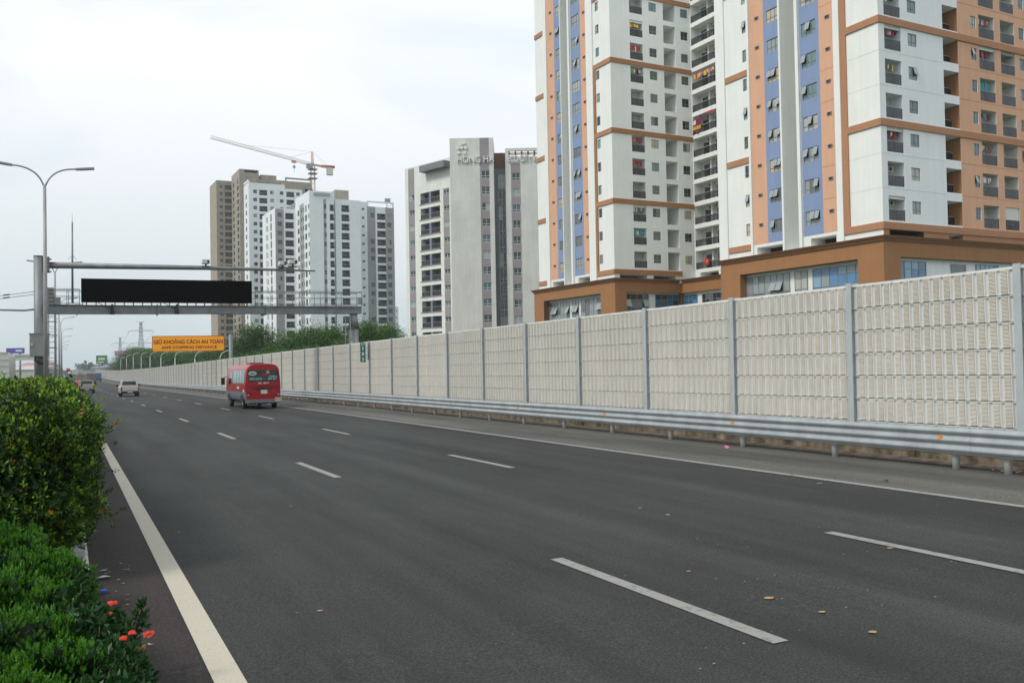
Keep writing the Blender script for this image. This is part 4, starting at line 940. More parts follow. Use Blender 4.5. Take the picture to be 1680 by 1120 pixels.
for a, b in zip(xs_[:-1], xs_[1:]):
    m1 = gm(); c = [(a+.01, y, z) for y, z in ((GYY-.35, bz(a)), (GYY+.35, bz(a)), (GYY+.35, bz(a, False)), (GYY-.35, bz(a, False)))]; d = [(b-.01, y, z) for y, z in ((GYY-.35, bz(b)), (GYY+.35, bz(b)), (GYY+.35, bz(b, False)), (GYY-.35, bz(b, False)))]
    m1.poly(c, M_gs); m1.poly(d[::-1], M_gs)
    for i in range(4): m1.poly([c[i], c[(i+1) % 4], d[(i+1) % 4], d[i]], M_gs)
    m1.box((a, GYY-.42, bz(a, False)-.09), (a+.06, GYY+.42, bz(a)+.06), M_gs); m1.box((a+.5, GYY-.352, bz(a)-.06), (b-.5, GYY-.356, bz(a)-.02), M_gsd)
    m1.build('beam', GT)
# walkway rails
def rails(x0, x1, dy):
    m1 = gm(); n = max(2, int((x1-x0)/1.45)); h = 1.0
    for k_ in (h, h*.93, .55, .12): m1.tube([(x0, GYY+dy, bz(x0)+k_), (x1, GYY+dy, bz(x1)+k_)], .018, M_gs, 6)
    for i in range(n+1):
        x = x0+(x1-x0)*i/n; m1.tube([(x, GYY+dy, bz(x)), (x, GYY+dy, bz(x)+h)], .022, M_gs, 6)
    m1.build('railing', GT)
xa, xb, xc, xd = G(89, 480).x, G(130, 480).x, G(414, 480).x, G(590, 480).x
rails(xa, xb, -.45); rails(xa, xb+.2, .7); rails(xc+.1, xd, -.45); rails(xc-.2, xd, .75)
m1 = gm(); m1.tube([(xd, GYY-.45, bz(xd)+1), (xd, GYY+.75, bz(xd)+1)], .018, M_gs, 6); m1.box((bl.x, GYY-.45, bz(bl.x)+.005), (xd, GYY+.8, bz(bl.x)+.03), M_gs); m1.build('walkway', GT)
# display
d0, d1 = G(133, 456.5, -.7), G(413.5, 497.5, -.7); dz0 = G(133, 495.5, -.7).z; dt1 = G(413.5, 461, -.7).z; m1 = gm()
y0, y1 = GYY-.70, GYY-.35
A_ = [(d0.x, d0.z), (d1.x, dt1), (d1.x, d1.z), (d0.x, dz0)]
m1.poly([(x, y0, z) for x, z in A_], M_led); m1.poly([(x, y1, z) for x, z in A_[::-1]], M_led)
for i in range(4): (a, b), (c, d) = A_[i], A_[(i+1) % 4]; m1.poly([(a, y0, b), (c, y0, d), (c, y1, d), (a, y1, b)], M_blk)
m1.build('display_panel', GT)
m1 = gm()
for i in range(19):
    x = d0.x+.3+(d1.x-d0.x-.6)*i/18; m1.box((x-.03, GYY-.5, bz(x)), (x+.03, GYY-.36, d1.z+.02), M_gs)
m1.build('display_bracket', GT)
for px, py in ((184, 503), (290, 503)):
    m1 = gm(); c = G(px, py, -.4); m1.box((c.x-.06, GYY-.55, c.z-.2), (c.x+.06, GYY-.37, c.z+.15), M_blk); m1.box((c.x-.12, GYY-.65, c.z-.5), (c.x+.12, GYY-.38, c.z-.2), M_blk); m1.tube([(c.x-.8, GYY-.37, c.z+.25), (c.x-.3, GYY-.38, c.z-.05), (c.x, GYY-.4, c.z-.1)], .02, M_blk, 5); m1.build('sensor', GT)
# upper mast arm with cameras
u0, u1, u2 = G(80, 435), G(340, 439.5), G(517, 444.5)
m1 = gm(); m1.tube([u0, u1, u2], [.20, .145, .05], M_gs, 14); m1.box((pl.x+.25, GYY-.22, u0.z-.5), (u0.x+.05, GYY-.2, u0.z+.5), M_gs); m1.box((u0.x-.35, GYY-.3, u0.z-.40), (u0.x-.30, GYY+.3, u0.z+.42), M_gsd)
for k_ in (.38, -.38, .1, -.1): m1.box((pl.x+.2, GYY-.25, u0.z+k_-.03), (u0.x+.15, GYY+.25, u0.z+k_), M_gsd)
m1.build('mast_arm', GT)
for px, py, w in ((337.5, 433.5, .26), (463, 435.5, .26), (480, 433.5, .32)):
    m1 = gm(); c = G(px, py); m1.box((c.x-w, GYY-.55, c.z), (c.x+w*.7, GYY+.1, c.z+.26), M_cw2); m1.box((c.x+w*.1, GYY-.57, c.z+.03), (c.x+w*.6, GYY-.551, c.z+.2), M_blk); m1.box((c.x-.05, GYY-.1, c.z-.22), (c.x+.05, GYY, c.z-.001), M_blk); m1.box((c.x-w, GYY-.14, c.z-.2), (c.x+w, GYY+.02, c.z-.12), M_gsd); m1.build('camera', GT)
# lightning rod, boxes, cabinet, ladder
m1 = gm(); a, b, c = G(119, 497), G(118.5, 365), G(118.3, 350); m1.tube([a, b], [.07, .045], M_gs, 8); m1.tube([b, c], [.02, .006], M_gs, 6); g = G(118.6, 419)
for s_ in (-1, 1): m1.tube([g, g+Vector((s_*.25, 0, -.25))], .012, M_gs, 4)
m1.build('lightning_rod', GT)
m1 = gm(); a, b = G(74, 499), G(89, 472); m1.box((a.x, GYY-.1, a.z), (b.x, GYY+.3, b.z), M_cab)
for i in range(4): z = a.z+(b.z-a.z)*(i+.6)/4.4; m1.box((a.x+.2, GYY-.12, z), (b.x-.02, GYY-.101, z+.05), M_gsd)
m1.build('junction_box', GT); m1 = gm(); a, b = G(89.5, 499), G(99.5, 488); m1.box((a.x, GYY-.1, a.z), (b.x, GYY+.3, b.z), M_cab); m1.build('junction_box', GT)
m1 = gm(); a, b = G(581, 498, .2), G(588, 488, .2); m1.box((a.x+.3, GYY+.2, a.z), (b.x+.3, GYY+.5, b.z), M_cab); m1.build('junction_box', GT)
m1 = gm(); a, b = G(48.8, 584.5, -.6), G(81, 548, -.6); m1.box((a.x, GYY-.85, a.z), (b.x, GYY-.4, b.z), M_cab); m1.box((a.x-.04, GYY-.9, b.z+.002), (b.x+.04, GYY-.36, b.z+.05), M_cab); m1.box((a.x+.03, GYY-.862, a.z+.03), (b.x-.03, GYY-.851, b.z-.03), M_cab)
cb_ = m1.build('cabinet', GT); m1 = gm(); m1.box((a.x+.09, GYY-.90, (a.z+b.z)/2-.05), (a.x+.16, GYY-.863, (a.z+b.z)/2+.14), M_cw2); m1.box((a.x+.1, GYY-.92, (a.z+b.z)/2-.14), (a.x+.15, GYY-.863, (a.z+b.z)/2-.05), M_blk); m1.build('handle', cb_)
m1 = gm(); m1.tube([(a.x+.3, GYY-.6, a.z), (a.x+.3, GYY-.6, a.z-.25), (a.x+.5, GYY-.5, a.z-.4), (a.x+.75, GYY-.35, a.z-.42)], .05, M_blk, 8); m1.build('conduit', GT)
def ladder(x, y, z0, z1, w=.36):
    m1 = gm()
    for s_ in (-1, 1): m1.tube([(x+s_*w/2, y, z0), (x+s_*w/2, y, z1)], .025, M_gs, 6)
    z = z0
    while z < z1: m1.tube([(x-w/2, y, z), (x+w/2, y, z)], .014, M_gs, 5); z += .32
    z = z0+2.2
    while z < z1:
        m1.tube([(x+.33*math.cos(t*math.pi/5), y-.35+.37*math.sin(t*math.pi/5)-.0, z) for t in range(-5, 6)], .012, M_gs, 4); z += .8
    m1.build('ladder', GT)
lx_ = G(571, 540, -.4).x; ladder(lx_, GYY-.4, -.8, zt-.1); ladder(G(85, 560).x, GYY+.2, base.z, bz(bl.x, False)-.02, .34)
# ================================================================ STREET LAMPS (median)
M_lp = mat('lamp_pole_grey', (.30, .30, .285), .5, .2, var=.15, vscale=2); M_lg = mat('lamp_glass', (.35, .34, .30), .2)
lbz = atZ(75.3, 604, 45); LY = lbz.y; LX = lbz.x; lz = zr(LY)+.12; jz = atY(75, 303, LY).z; hz = atY(75, 271, LY).z
def lamp_mesh():
    r = thing('street_lamp', 'nearest double-armed grey street lamp rising beside the gantry column', 'street lamp', (LX, LY, lz), 0, 'double-armed street lamps along the median')
    H = jz-lz; m = MB(); m.tube([(0, 0, 0), (0, 0, H*.5), (0, 0, H)], [.115, .095, .075], M_lp, 12); m.build('pole', r)
    m = MB(); m.box((-.2, -.2, 0), (.2, .2, .04), M_lp); m.box((-.12, -.16, .5), (.12, -.09, 1.0), M_lp); m.build('base_plate', r)
    Wd = 1.72; dz = hz-jz
    for s_ in (-1, 1):
        pts = [(0, 0, H-.15)]
        for i in range(1, 10):
            t = i/9; a = t*math.pi/2; pts.append((s_*Wd*(.12+.88*t**1.05)*(.25+.75*t)*.86, 0, H-.1+(dz-.0)*math.sin(a)**.9))
        m = MB(); m.tube(pts, .042, M_lp, 8); ar = m.build('arm', r)
        e = Vector(pts[-1]); d = Vector((s_*.97, 0, .12)).normalized(); m = MB()
        q = Matrix.Translation(e) @ Matrix(((d.x, 0, -d.z*s_*1.0), (0, 1, 0), (d.z, 0, abs(d.x)))).to_4x4()
        m.box((-.05, -.13, -.05), (.80, .13, .045), M_lp, ax=q); h_ = m.build('lamp_head', ar); m = MB(); m.box((.12, -.1, -.062), (.76, .1, -.052), M_lg, ax=q); m.build('lens', h_)
    return r
L0 = lamp_mesh(); nm = ['second', 'third', 'fourth', 'fifth', 'sixth', 'seventh', 'eighth', 'ninth', 'tenth']
for i in range(9):
    y = LY+41.5*(i+1); c = copy_tree(L0); c.location = (LX+dx(y), y, zr(y)+.12); c['label'] = '%s double-armed street lamp from the camera along the median' % nm[i]
# small lamps on the frontage road
M_sl = mat('lamp_cream', (.55, .56, .53), .5)
r0_ = None; names = ['first', 'second', 'third', 'fourth', 'fifth', 'sixth', 'seventh', 'eighth', 'ninth']
for i, (px, pty) in enumerate(((360.7, 575), (319.7, 576), (287, 576.5), (263.9, 577.5), (246, 577.8), (231.5, 578.5), (218.5, 579), (207.5, 582), (198, 586))):
    p = atX(px, pty+4, 18.6); 
    if r0_ is None:
        r0_ = thing('street_lamp', 'small curved pale lamp behind the barrier, nearest the orange sign pole', 'street lamp', (18.6, p.y, -2), 0, 'small curved lamps behind the noise barrier'); c = r0_
        m = MB(); m.tube([(0, 0, -.5), (0, 0, 7.2)], [.10, .07], M_sl, 10); m.build('pole', r0_)
        m = MB(); m.tube([(0, 0, 7.2), (.05, 0, 7.6), (.25, 0, 8.0), (.6, 0, 8.25), (1.1, 0, 8.42)], [.07, .06, .05, .05, .05], M_sl, 8); a_ = m.build('arm', r0_)
        m = MB(); m.box((1.0, -.14, 8.38), (1.6, .14, 8.50), M_sl); m.build('lamp_head', a_)
    else: c = copy_tree(r0_); c['label'] = '%s small curved pale lamp behind the barrier, counted from the orange sign pole' % names[i]
    zt_ = atX(px, pty, 18.6).z; c.location = (18.6, p.y, zt_-8.42)
# ================================================================ ROAD SIGNS
M_so = mat('sign_orange', (.93, .28, .004), .45, emit=((1, .30, .0), .10)) if False else mat('sign_orange', (1., .37, .002), .4); M_sb = mat('sign_dark', (.06, .008, .005), .5); M_sback = mat('sign_edge_red', (.30, .035, .01), .5)
YS_ = 107.; s0, s1 = atZ(249.5, 577, 103.0), atZ(368.5, 574.5, 105.5); s0t = atZ(249, 551.2, 103.0); pb = atZ(378.5, 560, 104.5)
SG = thing('road_sign', 'orange safe stopping distance sign on a cantilever pole over the shoulder', 'road sign', (pb.x, pb.y, -1)); T = Matrix.Translation((-pb.x, -pb.y, 1))
X_ = (s1-s0); X_.z = 0; wS = X_.length; X_.normalize(); Nv = X_.cross(Vector((0, 0, 1))); hS = s0t.z-s0.z
Ms = Matrix((X_, -Nv, Vector((0, 0, 1)))).transposed().to_4x4(); Ms.translation = s0
m1 = MB(T @ Ms)
def rrect(w, h, r, n=5, o=0):
    pts = []
    for cx_, cz_, a0 in ((w-r, h-r, 0), (r, h-r, 90), (r, r, 180), (w-r, r, 270)):
        for i in range(n+1): a = math.radians(a0+90*i/n); pts.append((cx_+(r-o)*math.cos(a), cz_+(r-o)*math.sin(a)))
    return pts
pf = rrect(wS, hS, .15); m1.poly([(x, 0, z) for x, z in pf], M_sback); m1.poly([(x, .08, z) for x, z in pf], M_gs)
for i in range(len(pf)): a, b = pf[i], pf[(i+1) % len(pf)]; m1.poly([(a[0], 0, a[1]), (b[0], 0, b[1]), (b[0], .08, b[1]), (a[0], .08, a[1])], M_sback)
pf = rrect(wS, hS, .15, o=.07); m1.poly([(x, -.006, z) for x, z in pf], M_so); m1.build('board', SG)
def fit_text(txt, w, hcap, m_, parent, ctr, X, Mloc, bold=.012):
    me = text_mesh(txt, 1, m_, .004, bold=bold); xs = [v.co.x for v in me.vertices]; 
    ref = text_mesh('H', 1, m_, .004, bold=bold); hh = max(v.co.y for v in ref.vertices)-min(v.co.y for v in ref.vertices)
    me.transform(Matrix.Diagonal((w/(max(xs)-min(xs)), hcap/hh, 1, 1))); return place_text(me, parent, ctr, X)
def tl_(x, z): return (T @ Ms) @ Vector((x, -.016, z))
fit_text('GIỮ KHOẢNG CÁCH AN TOÀN', wS*.955, hS*.245, M_sb, SG, tl_(wS*.5, hS*.60), X_, None, .018)
fit_text('SAFE STOPPING DISTANCE', wS*.76, hS*.175, M_sb, SG, tl_(wS*.51, hS*.255), X_, None, .018)
m1 = MB(T); pt = atZ(378.5, 548.5, 104.5); m1.tube([(pb.x, pb.y, -1.5), (pb.x, pb.y, pt.z)], .22, M_gs, 14); m1.build('pole', SG)
for py_ in (553.5, 567.5):
    m1 = MB(T); a = atZ(383, py_, 106.6); b = s0+(s1-s0)*.25; b = Vector((b.x, b.y, a.z))+Vector((-Nv.x, -Nv.y, 0))*.22; m1.tube([a+Vector((-Nv.x, -Nv.y, 0))*.22, b], .07, M_gal, 8); m1.build('arm', SG)
# kilometre sign
M_sgn = mat('sign_green', (.0, .135, .09), .45); M_sw = mat('sign_white', (.62, .66, .66), .4)
k0, k1 = atZ(590.8, 594.3, 51.6), atZ(599.6, 561.8, 51.6); KS = thing('kilometre_sign', 'green vertical kilometre sign reading 183 bracketed off the noise wall', 'kilometre sign', (15.45, k0.y, 2))
T = Matrix.Translation((-15.45, -k0.y, -2)); wK, hK = (k1.x-k0.x)*1.0, k1.z-k0.z; yK = k0.y; xK = k0.x
wK = .345; m1 = MB(T); m1.box((xK, yK, k0.z), (xK+wK, yK+.03, k1.z), M_sw); m1.box((xK+.015, yK-.004, k0.z+.015), (xK+wK-.015, yK-.001, k1.z-.015), M_sgn); m1.build('board', KS)
for tx, w, h, zf in (('Km', .20, .07, .905), ('1', .055, .2, .70), ('8', .13, .2, .42), ('3', .13, .2, .145)): fit_text(tx, w, h, M_sw, KS, T @ Vector((xK+wK/2, yK-.012, k0.z+hK*zf)), (1, 0, 0), None, .03)
kp = atX(605.3, 568, 15.55); xk2 = 15.55
m1 = MB(T); m1.tube([(xk2, yK+.03, k0.z+.15), (xk2, yK+.03, k1.z-.0)], .03, M_gsd, 8); m1.build('post', KS)
m1 = MB(T)
for zf in (.35, .75): m1.tube([(xK+wK, yK+.015, k0.z+hK*zf), (xk2, yK+.03, k0.z+hK*zf)], .014, M_gsd, 6)
m1.build('bracket', KS)
# ================================================================ BILLBOARDS, PYLONS, OPPOSITE SIDE
def billboard(label, pxa, pxb, pya, pyb, Z, cols, name='billboard', posts=2, txt=None):
    a, b = atZ(pxa, pyb, Z), atZ(pxb, pya, Z); w = (pxb-pxa)/F*Z; h = (pyb-pya)/F*Z
    r = thing(name, label, 'billboard', (a.x, a.y, a.z), -YAW); m = MB()
    m.box((0, 0, 0), (w, .6, h), cols[0]); m.build('board', r)
    if len(cols) > 1:
        m = MB()
        for x0, z0, x1, z1, c in cols[1:]: m.box((w*x0, -.06, h*z0), (w*x1, -.01, h*z1), c)
        m.build('poster', r)
    if txt:
        for t_, c_, sc, zf in txt:
            me = text_mesh(t_, h*sc, c_, .05, bold=.02); xs = [v.co.x for v in me.vertices]; ww = max(xs)-min(xs)
            if ww > w*.85: me.transform(Matrix.Scale(w*.85/ww, 4, (1, 0, 0)))
            place_text(me, r, (w*.5, -.15, h*zf), (1, 0, 0))
    m = MB()
    for i in range(posts): x = w*(i+.5)/posts; m.tube([(x, .5, -a.z-3), (x, .5, 0)], .35 if posts < 3 else .2, M_gs, 8)
    m.build('post', r); return r
M_pu = mat('poster_purple', (.10, .06, .30), .5); M_bb = mat('poster_blue', (.10, .20, .45), .5); M_rd = mat('poster_red', (.5, .05, .07), .5); M_pw = mat('poster_white', (.6, .6, .62), .5); M_yl = mat('poster_yellow', (.6, .5, .12), .5)
billboard('green direction board with yellow lettering above the far end of the road', 157.6, 175.5, 583, 596.5, 560, [M_sgn], 'direction_sign', 2, [('HÀ NỘI', M_yl, .35, .6)]) if False else billboard('green board with a yellow and white panel above the far end of the road', 157.6, 175.5, 583, 596.5, 560, [M_sgn, (.2, .45, .82, .72, M_yl), (.15, .15, .7, .25, M_pw)], 'direction_sign', 2)
billboard('pale blue billboard with red lettering below the left pylon', 188.2, 212.5, 575.5, 583.5, 640, [M_bb, (.05, .42, .95, .9, M_rd), (.12, .52, .2, .8, M_pw), (.3, .52, .38, .8, M_pw), (.48, .52, .56, .8, M_pw), (.66, .52, .74, .8, M_pw)], 'billboard', 2)
billboard('purple billboard behind the white truck on the opposite side', 10, 38.8, 571, 580, 300, [M_pu, (.55, .35, .92, .65, M_pw)], 'billboard', 2)
def pylon(label, px, pyt, Z, grp):
    t = atZ(px, pyt, Z); r = thing('power_pylon', label, 'power pylon', (t.x, t.y, -4), -YAW, grp); H = t.z+4; m = MB(); k = 12
    wd = lambda f_: 1.9*(1-f_)**1.3+.6
    lv = [H*f_ for f_ in (0, .15, .28, .4, .5, .58, .65, .72, .79, .86, .93, 1)]
    for a, b in zip(lv[:-1], lv[1:]):
        wa, wb = wd(a/H), wd(b/H); A4 = [(s*wa, q*wa, a) for s, q in ((-1, -1), (1, -1), (1, 1), (-1, 1))]; B4 = [(s*wb, q*wb, b) for s, q in ((-1, -1), (1, -1), (1, 1), (-1, 1))]
        for i in range(4): m.tube([A4[i], B4[i]], .13, M_gs, 4); m.tube([A4[i], B4[(i+1) % 4]], .08, M_gs, 4); m.tube([A4[(i+1) % 4], B4[i]], .08, M_gs, 4)
    m.build('lattice', r)
    for f_, L_ in ((.40, 8.), (.60, 7.8), (.83, 8.5), (1., 3.)):
        m = MB(); z = H*f_; w_ = wd(f_)
        for s in (-1, 1):
            for q in (-w_, w_): m.tube([(s*w_, q, z), (s*L_, 0, z+.2)], .1, M_gs, 4)
            m.tube([(s*w_, 0, z+1.3 if f_ < 1 else z), (s*L_, 0, z+.2)], .09, M_gs, 4)
            if f_ < 1: m.tube([(s*L_, 0, z+.2), (s*L_, 0, z-1.6)], .09, M_gs, 4)
        m.build('cross_arm', r)
    return r
py1 = pylon('taller nearer lattice power pylon left of the orange sign', 231, 528, 620, 'power pylons'); py2 = pylon('smaller farther lattice power pylon above the pale blue billboard', 197, 553.5, 900, 'power pylons')
for s, f_ in ((-8, .38), (8, .38), (-7.8, .58), (7.8, .58), (-8.5, .81), (8.5, .81)):
    pts = []
    H1 = atZ(231, 528, 620).z+4; H2 = atZ(197, 553.5, 900).z+4; p = root_matrix(py1) @ Vector((s, 0, H1*f_)); q = root_matrix(py2) @ Vector((s, 0, H2*f_))
    for i in range(13): t = i/12; v = p.lerp(q, t); v.z -= 12*4*t*(1-t)*.5; pts.append(v)
    m = MB(); m.tube(pts, .06, M_gsd, 3); o = m.build('power_line'); tag(o, 'thin power line strung between the two pylons', 'power line', 'power lines between the pylons')
# overhead beam on the opposite carriageway
a, b = atZ(27, 591, 260), atZ(58, 580.5, 260); r = thing('overhead_beam', 'pale overhead gantry beam crossing the opposite carriageway', 'gantry', (a.x, a.y, -1), -YAW); m = MB(Matrix.Translation((0, 0, 1)))
M_pale = mat('pale_concrete', (.42, .41, .37), .8, var=.1); m.box((-9, 0, a.z), (5.6, 1.2, b.z-.55), M_pale); m.box((-9, -.2, b.z-.5), (5.6, 1.4, b.z), M_pale); m.build('beam', r); m = MB(Matrix.Translation((0, 0, 1))); m.tube([(-8.5, .6, -3), (-8.5, .6, a.z)], .4, M_pale, 10); m.build('column', r); m = MB(Matrix.Translation((0, 0, 1))); m.tube([(5.1, .6, -3), (5.1, .6, a.z)], .4, M_pale, 10); m.build('column', r)
# cantilever over the opposite carriageway
p = G(56, 508); r = thing('cantilever_arm', 'thin grey arm reaching left over the opposite carriageway from the gantry column', 'mast arm', (p.x, GYY, p.z)); m = MB(); m.tube([(.03, -.05, .02), (-.5, -.05, -.05), (-1.2, -.05, -.04), (-12, -.05, .1)], .055, M_gs, 8); m.build('arm', r)
m = MB()
for z0_, z1_ in ((1.12, .35), (.95, -.0)):
    m.tube([(.03, .1, z0_), (-12, .1, z0_-6.8*.53*.55)], .018, M_gs, 5); m.tube([(-1.3, .1, z0_-.20), (-1.65, .1, z0_-.255)], .045, M_gsd, 6)
m.build('stay_cable', r)
# ================================================================ VEHICLES
M_gl = mat('vehicle_glass', (.012, .016, .018), .06, spec=.9, coat=.3); M_tyre = mat('tyre', (.012, .012, .012), .85); M_rim = mat('rim', (.33, .29, .22), .5, .2); M_tail = mat('tail_lamp', (.45, .01, .012), .25); M_chr = mat('trim_black', (.015, .015, .016), .5); M_plate = mat('plate', (.52, .53, .50), .5)
def wheel(parent, x, y, r, w, rim=None, face=-1):
    m = MB(); prof = [(0, .60), (.05, .86), (.12, .97), (.5, 1.), (.88, .97), (.95, .86), (1, .60)]; n = 22; k = m.mid(M_tyre); rings = []
    for t, rr in prof: rings.append([m.vert((x+face*w*(.5-t) if False else x-w/2+w*t, y+r*rr*math.cos(2*math.pi*i/n), r+r*rr*math.sin(2*math.pi*i/n))) for i in range(n)])
    for a, b in zip(rings[:-1], rings[1:]):
        for i in range(n): m.f.append([a[i], a[(i+1) % n], b[(i+1) % n], b[i]]); m.mi.append(k); m.smooth.append(True)
    o = m.build('wheel', parent); m = MB()
    for s in (-1, 1):
        xx = x+s*(w/2-.03); m.poly([(xx, y+r*.62*math.cos(2*math.pi*i/16), r+r*.62*math.sin(2*math.pi*i/16)) for i in range(16)], rim or M_rim); m.tube([(xx, y, r), (xx+s*.025, y, r)], r*.22, rim or M_rim, 10)
    m.build('rim', o)
def loft(m, secs, mats, smooth=True, caps=(None, None)):
    """secs: list of (y, [(x,z)...]) half profiles from bottom to top; mirrored"""
    rings = []
    for y, pr in secs:
        full = [(x, z) for x, z in pr]+[(-x, z) for x, z in pr[::-1]]; rings.append([m.vert((x, y+(0), z)) for x, z in full])
    n = len(rings[0]); h = n//2
    for a, b in zip(rings[:-1], rings[1:]):
        for i in range(n-1):
            j = i if i < h else n-2-i; mt = mats[min(j, len(mats)-1)]
            m.f.append([a[i], a[i+1], b[i+1], b[i]]); m.mi.append(m.mid(mt)); m.smooth.append(smooth)
        m.f.append([a[n-1], a[0], b[0], b[n-1]]); m.mi.append(m.mid(M_chr)); m.smooth.append(False)
    for ri, fl_ in ((0, True), (-1, False)):
        r = rings[ri]
        for i in range(h-1):
            q = [r[i], r[i+1], r[n-2-i], r[n-1-i]]; m.f.append(q if fl_ else q[::-1]); m.mi.append(m.mid(mats[min(i, len(mats)-1)])); m.smooth.append(False)
M_bus = mat('bus_red', (.30, .002, .008), .35, spec=.4, coat=.25, var=.12, vscale=1.2); M_bg = mat('bus_skirt', (.14, .16, .18), .5, var=.15, vscale=2); M_curt = mat('curtained_glass', (.20, .36, .33), .22, spec=.6, var=.25, vscale=3); M_tan = mat('tan_filler', (.42, .36, .24), .6); M_teal = mat('lettering_teal', (.20, .50, .47), .5)
bp_ = ground_at = None
def gnd(px, py):
    z = 0.
    if 300 < py < 560 or py >= 640.1 and py in (640, 680) or py in (540, 560, 640, 680):
        p = atZ(px, 612, py); p.z = zr(p.y); return p
    for _ in range(60):
        p = onp(px, py, (0, 0, z), Vector((0, 0, 1)))
        if p.y < 0 or p.y > 1500: p.y = 900
        z = .5*z+.5*zr(p.y)
    p.z = zr(p.y); return p
bpos = gnd(432.5, 670.5)
BS = thing('minibus', 'red minibus with grey skirt and lettered rear window on the right lanes', 'minibus', (bpos.x, bpos.y, bpos.z), 0); BS.rotation_euler = (slope(bpos.y), 0, 0)
sec0 = [(.90, .46), (.97, .55), (1.0, .80), (1.02, 1.0), (1.02, 1.48), (.985, 1.9), (.94, 2.27), (.86, 2.44), (.70, 2.56), (.35, 2.62), (0, 2.63)]
mats = [M_bg, M_bg, M_bg]+[M_bus]*9
def sc(s, dz=0, hz_=1.): return [(x*s, z*hz_+dz) for x, z in sec0]
m = MB(); loft(m, [(.02, sc(.955, .0, .99)), (.10, sc(.985)), (.22, sc(1)), (1.0, sc(1)), (5.8, sc(1)), (6.8, sc(.985)), (7.3, sc(.94, 0, .97)), (7.55, sc(.86, .02, .92))], mats); body = m.build('body', BS)
def xs(z): 
    for (x0, z0), (x1, z1) in zip(sec0[:-1], sec0[1:]):
        if z0 <= z <= z1: return x0+(x1-x0)*(z-z0)/(z1-z0)
    return 1.
def side_panel(name, y0, y1, z0, z1, m_, off=.012, sgn=-1, parent=BS, n=4):
    m = MB(); zs = [z0+(z1-z0)*i/n for i in range(n+1)]
    for a, b in zip(zs[:-1], zs[1:]): m.poly([(sgn*(xs(a)+off), y0, a), (sgn*(xs(b)+off), y0, b), (sgn*(xs(b)+off), y1, b), (sgn*(xs(a)+off), y1, a)], m_, True)
    return m.build(name, parent)
for sg_ in (-1, 1):
    w_ = side_panel('side_window', .32, 4.35, 1.50, 2.26, M_gl, .008, sg_)
    for y0, y1 in ((1.3, 2.02), (2.18, 2.95), (3.12, 4.0)): side_panel('curtain', y0, y1, 1.58, 2.23, M_curt, .014, sg_, w_)
    side_panel('curtain', .45, .75, 1.62, 2.2, MATS['far_pane_pale'], .014, sg_, w_)
    side_panel('door_window', 4.6, 5.75, 1.45, 2.2, M_gl, .008, sg_)
side_panel('fuel_flap', .35, .75, .98, 1.15, M_plate, .008, -1); t_ = text_mesh('XE KHÁCH', .16, M_pw, .004, bold=.01); o = place_text(t_, BS, (-1.032, 2.4, 1.22), (0, -1, 0))
m = MB(); m.box((-.96, -.02, .55), (.96, .05, 1.0), M_bus); m.build('rear_panel', BS); m = MB(); m.box((-1.0, -.07, .36), (1.0, .12, .56), M_bg); m.build('rear_bumper', BS, label='grey rear bumper'); m = MB(); m.box((.64, -.10, .40), (1.03, -.072, .66), M_tan); m.box((1.001, -.072, .40), (1.03, .2, .66), M_tan); m.build('bumper_corner', BS, label='tan patched bumper corner')
pf = rrect(1.72, .64, .09); m = MB(Matrix.Translation((-.86, .0, 1.62))); m.poly([(x, -.004, z) for x, z in pf], M_gl)
for i in range(len(pf)): a, b = pf[i], pf[(i+1) % len(pf)]; m.poly([(a[0], -.004, a[1]), (b[0], -.004, b[1]), (b[0], .05, b[1]), (a[0], .05, a[1])], M_chr)
rw = m.build('rear_window', BS)
def rt_(tx, w, h, mt, x, z, par=rw, y=-.014, bold=.02): return fit_text(tx, w, h, mt, par, Vector((x, y, z)), (1, 0, 0), None, bold)
rt_('NHO QUAN', .70, .15, M_teal, -.42, 1.74); rt_('GIÁP BÁT', .52, .15, M_teal, .52, 1.74); rt_('-', .08, .05, M_teal, .08, 1.74)
m = MB(); m.poly([(-.60+.23*math.cos(i*math.pi/10), -.010, 2.06+.12*math.sin(i*math.pi/10)) for i in range(20)], M_plate); m.build('sticker', rw); rt_('LIMOU', .30, .09, M_chr, -.6, 2.06, y=-.02)
m = MB(); m.poly([(.27+.09*math.cos(i*math.pi/8), -.010, 2.12+.09*math.sin(i*math.pi/8)) for i in range(16)], mat('sticker_pink', (.6, .35, .35), .5)); m.poly([(.27+.045*math.cos(i*math.pi/8), -.013, 2.12+.045*math.sin(i*math.pi/8)) for i in range(16)], M_tail); m.build('sticker', rw)
rt_('XE', .34, .10, M_tail, .06, 1.95); rt_('0913 888 617', .46, .055, M_pw, .56, 1.88)
rt_('35B - 004.17', .62, .10, M_pw, .02, 1.49, BS, y=-.0, bold=.03).location.y = -.012
m = MB(); m.box((-.14, -.03, .88), (.22, .0, 1.10), M_plate); m.build('number_plate', BS); m = MB(); m.box((-.42, -.028, 1.14), (.45, .0, 1.20), M_chr); m.build('handle_trim', BS); m = MB(); m.box((-.9, -.012, 1.33), (.9, .01, 1.345), mat('bus_dark_red', (.15, .003, .006), .4)); m.box((-.9, -.012, 1.25), (.9, .01, 1.26), MATS['bus_dark_red']); m.build('trim_line', BS)
for s in (-1, 1): 
    m = MB(); m.box((s*.86-.10, -.02, .76), (s*.86+.10, .04, 1.02), M_tail); m.box((s*.86-.04, -.03, .80), (s*.86+.04, -.021, .86), M_plate); m.build('tail_light', BS)
m = MB(); m.box((-.45, 1.6, 2.60), (.35, 2.7, 2.70), M_bus); m.box((-.40, 1.55, 2.62), (.30, 1.599, 2.68), M_chr); m.build('roof_hatch', BS)
